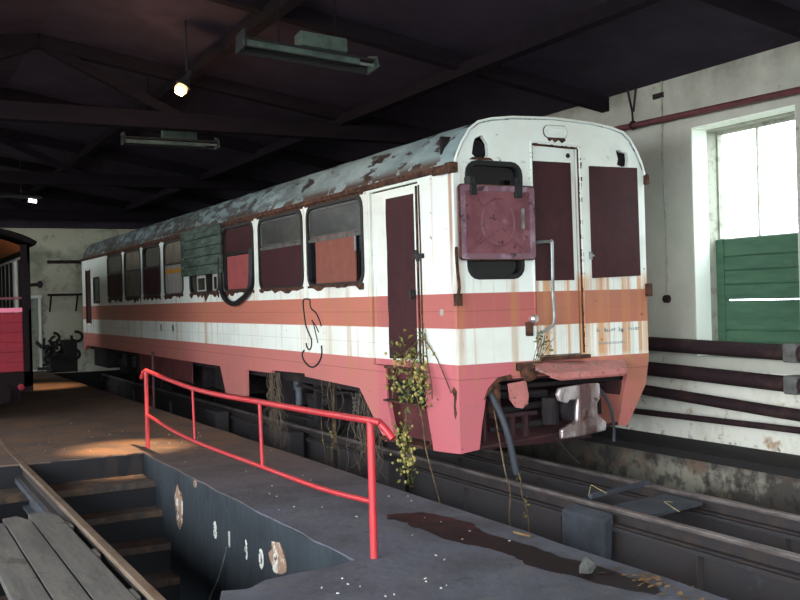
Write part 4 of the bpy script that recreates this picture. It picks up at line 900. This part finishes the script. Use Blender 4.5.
# ------------------------------------------------------------------ floor litter
pud = [(-1.46, -1.28), (-1.40, -1.12), (-1.28, -1.16), (-1.12, -1.2), (-1.06, -1.45), (-1.0, -1.75), (-1.08, -2.0), (-1.07, -2.3), (-1.03, -2.6), (-1.05, -2.85), (-1.0, -3.1), (-.98, -3.4), (-1.0, -3.75), (-1.1, -3.82), (-1.2, -3.55), (-1.25, -3.25), (-1.33, -2.95), (-1.28, -2.7), (-1.30, -2.45), (-1.38, -2.25), (-1.42, -2.05), (-1.40, -1.8), (-1.44, -1.6), (-1.38, -1.45)]
pud2 = []
for i, (p, q) in enumerate(zip(pud, pud[1:] + pud[:1])): pud2 += jag(p, q, 4, .018, 300 + i)
tag(MB().plate(pud2, 'Z', 0.001, .003).build('oil_puddle', M_PUD), 'dark red-brown oily puddle on the platform near the railing', 'puddle')
r_ = random.Random(21)
b = MB(); b.lathe([(.0, -.03), (.045, -.02), (.05, .02), (.04, .045), (.02, .065), (0, .07)], (-1.14, -3.28, .03), 'Z', 9)
for v in b.bm.verts: v.co += Vector((r_.uniform(-.012, .012), r_.uniform(-.012, .012), r_.uniform(-.008, .008)))
tag(b.build('stone', M_STONE, bevel=.006), 'grey stone lying at the end of the oily puddle', 'stone')
b = MB()
for k in range(70):
    c = Vector((r_.gauss(-.98, .07), r_.gauss(-3.65, .22), .008)); a = r_.uniform(0, 6.3); s = r_.uniform(.012, .035)
    u = Vector((math.cos(a), math.sin(a), r_.uniform(-.1, .3))) * s; v = Vector((-math.sin(a), math.cos(a), r_.uniform(-.1, .3))) * s * .6
    b.quad(c - u, c - v, c + u, c + v)
tag(b.build('leaf_litter', M_DRY, norm=False), 'dry brown leaf litter gathered along the platform edge', 'leaf litter', kind='stuff')
b = MB()
for k in range(70):
    if k < 45: x, y = r_.uniform(-2.05, -.9), r_.uniform(-3.8, 6)
    else: x, y = r_.uniform(-3.2, -2.0), r_.uniform(-3.2, -2.5) if k < 58 else r_.uniform(3.8, 7)
    s = r_.uniform(.004, .009); a = r_.uniform(0, 3)
    b.beam((x, y, .004), (x + s * 2 * math.cos(a), y + s * 2 * math.sin(a), .005), s, .006)
tag(b.build('debris_chips', M_CHIP), 'pale chips of paint and plaster scattered over the floor', 'debris', kind='stuff')
tag(MB().tube([(-.93, -2.2, .012), (-.9, -2.36, .012)], .009, 6).build('twig', M_DRY), 'short pale stick at the platform edge beside the puddle', 'stick')
tag(MB().tube([(XP - .02, .42, -.46), (XP - .03, .45, -.55), (XP - .05, .62, -.8), (XP - .06, .86, -1.05), (XP - .1, 1.0, -1.45)], .007, 5, 4).build('wire', M_ALU), 'thin wire dangling down the pit wall below the painted digits', 'wire')

# ------------------------------------------------------------------ light
wd = bpy.data.worlds.new('sky'); S.world = wd; wd.use_nodes = True
bg = wd.node_tree.nodes['Background']; bg.inputs[0].default_value = (.90, .97, 1.0, 1); bg.inputs[1].default_value = 13.0
def portal(name, loc, rot, sx, sy):
    l = bpy.data.lights.new(name, 'AREA'); l.shape = 'RECTANGLE'; l.size = sx; l.size_y = sy; l.cycles.is_portal = True
    o = bpy.data.objects.new(name, l); COL.objects.link(o); o.location = loc; o.rotation_euler = rot
portal('portal_front', (-5.3, -12, 2.3), (PI / 2, 0, 0), 7.4, 4.8)      # faces +Y
portal('portal_side', (-9, 4.2, 2.3), (PI / 2, 0, -PI / 2), 32.4, 4.7)      # faces +X
portal('portal_window', (XR + .5, -.47, 2.26), (PI / 2, 0, PI / 2), 1.44, 2.6)  # faces -X
sl = bpy.data.lights.new('lamp_glow', 'SPOT'); sl.energy = 4200; sl.color = (1, .62, .3); sl.spot_size = math.radians(24); sl.spot_blend = 1.0; sl.shadow_soft_size = .06
so = bpy.data.objects.new('lamp_glow', sl); COL.objects.link(so); so.location = LB + Vector((-.06, 0, -.14))
so.rotation_euler = (Vector((-2.25, 3.95, 0)) - so.location).to_track_quat('-Z', 'Y').to_euler()
pl = bpy.data.lights.new('lamp_spill', 'POINT'); pl.energy = 45; pl.color = (1, .58, .3); pl.shadow_soft_size = .08
po = bpy.data.objects.new('lamp_spill', pl); COL.objects.link(po); po.location = LB + Vector((-.08, 0, -.16))

tl2 = bpy.data.lights.new('warm_floor_spot', 'SPOT'); tl2.energy = 1500; tl2.color = (1, .62, .32); tl2.spot_size = math.radians(34); tl2.spot_blend = 1.0; tl2.shadow_soft_size = .1  # warm spot added to brighten the far floor; the tube itself is white
to2 = bpy.data.objects.new('warm_floor_spot', tl2); COL.objects.link(to2); to2.location = (-1.98, 13.2, 3.85)
to2.rotation_euler = (Vector((-1.75, 14.6, 0)) - to2.location).to_track_quat('-Z', 'Y').to_euler()
# ------------------------------------------------------------------ camera
cam = bpy.data.cameras.new('camera'); co_ = bpy.data.objects.new('camera', cam); COL.objects.link(co_)
cam.sensor_width = 36; cam.lens = 979.4348 / 800 * 36; cam.clip_end = 300
yaw, pit, rol = .49461, -.00068, -.02704
YAW = CAM = None
fw_ = Vector((math.sin(yaw) * math.cos(pit), math.cos(yaw) * math.cos(pit), math.sin(pit)))
r0 = Vector((math.cos(yaw), -math.sin(yaw), 0)); u0 = r0.cross(fw_)
rr_ = r0 * math.cos(rol) + u0 * math.sin(rol); uu_ = -r0 * math.sin(rol) + u0 * math.cos(rol)
m = Matrix((rr_, uu_, -fw_)).transposed().to_4x4(); m.translation = Vector((-4.9348, -8.006, 1.7))
co_.matrix_world = m
S.camera = co_
S.view_settings.view_transform = 'Standard'; S.view_settings.look = 'None'; S.view_settings.gamma = 1; S.view_settings.use_curve_mapping = False
S.view_settings.exposure = 0.0
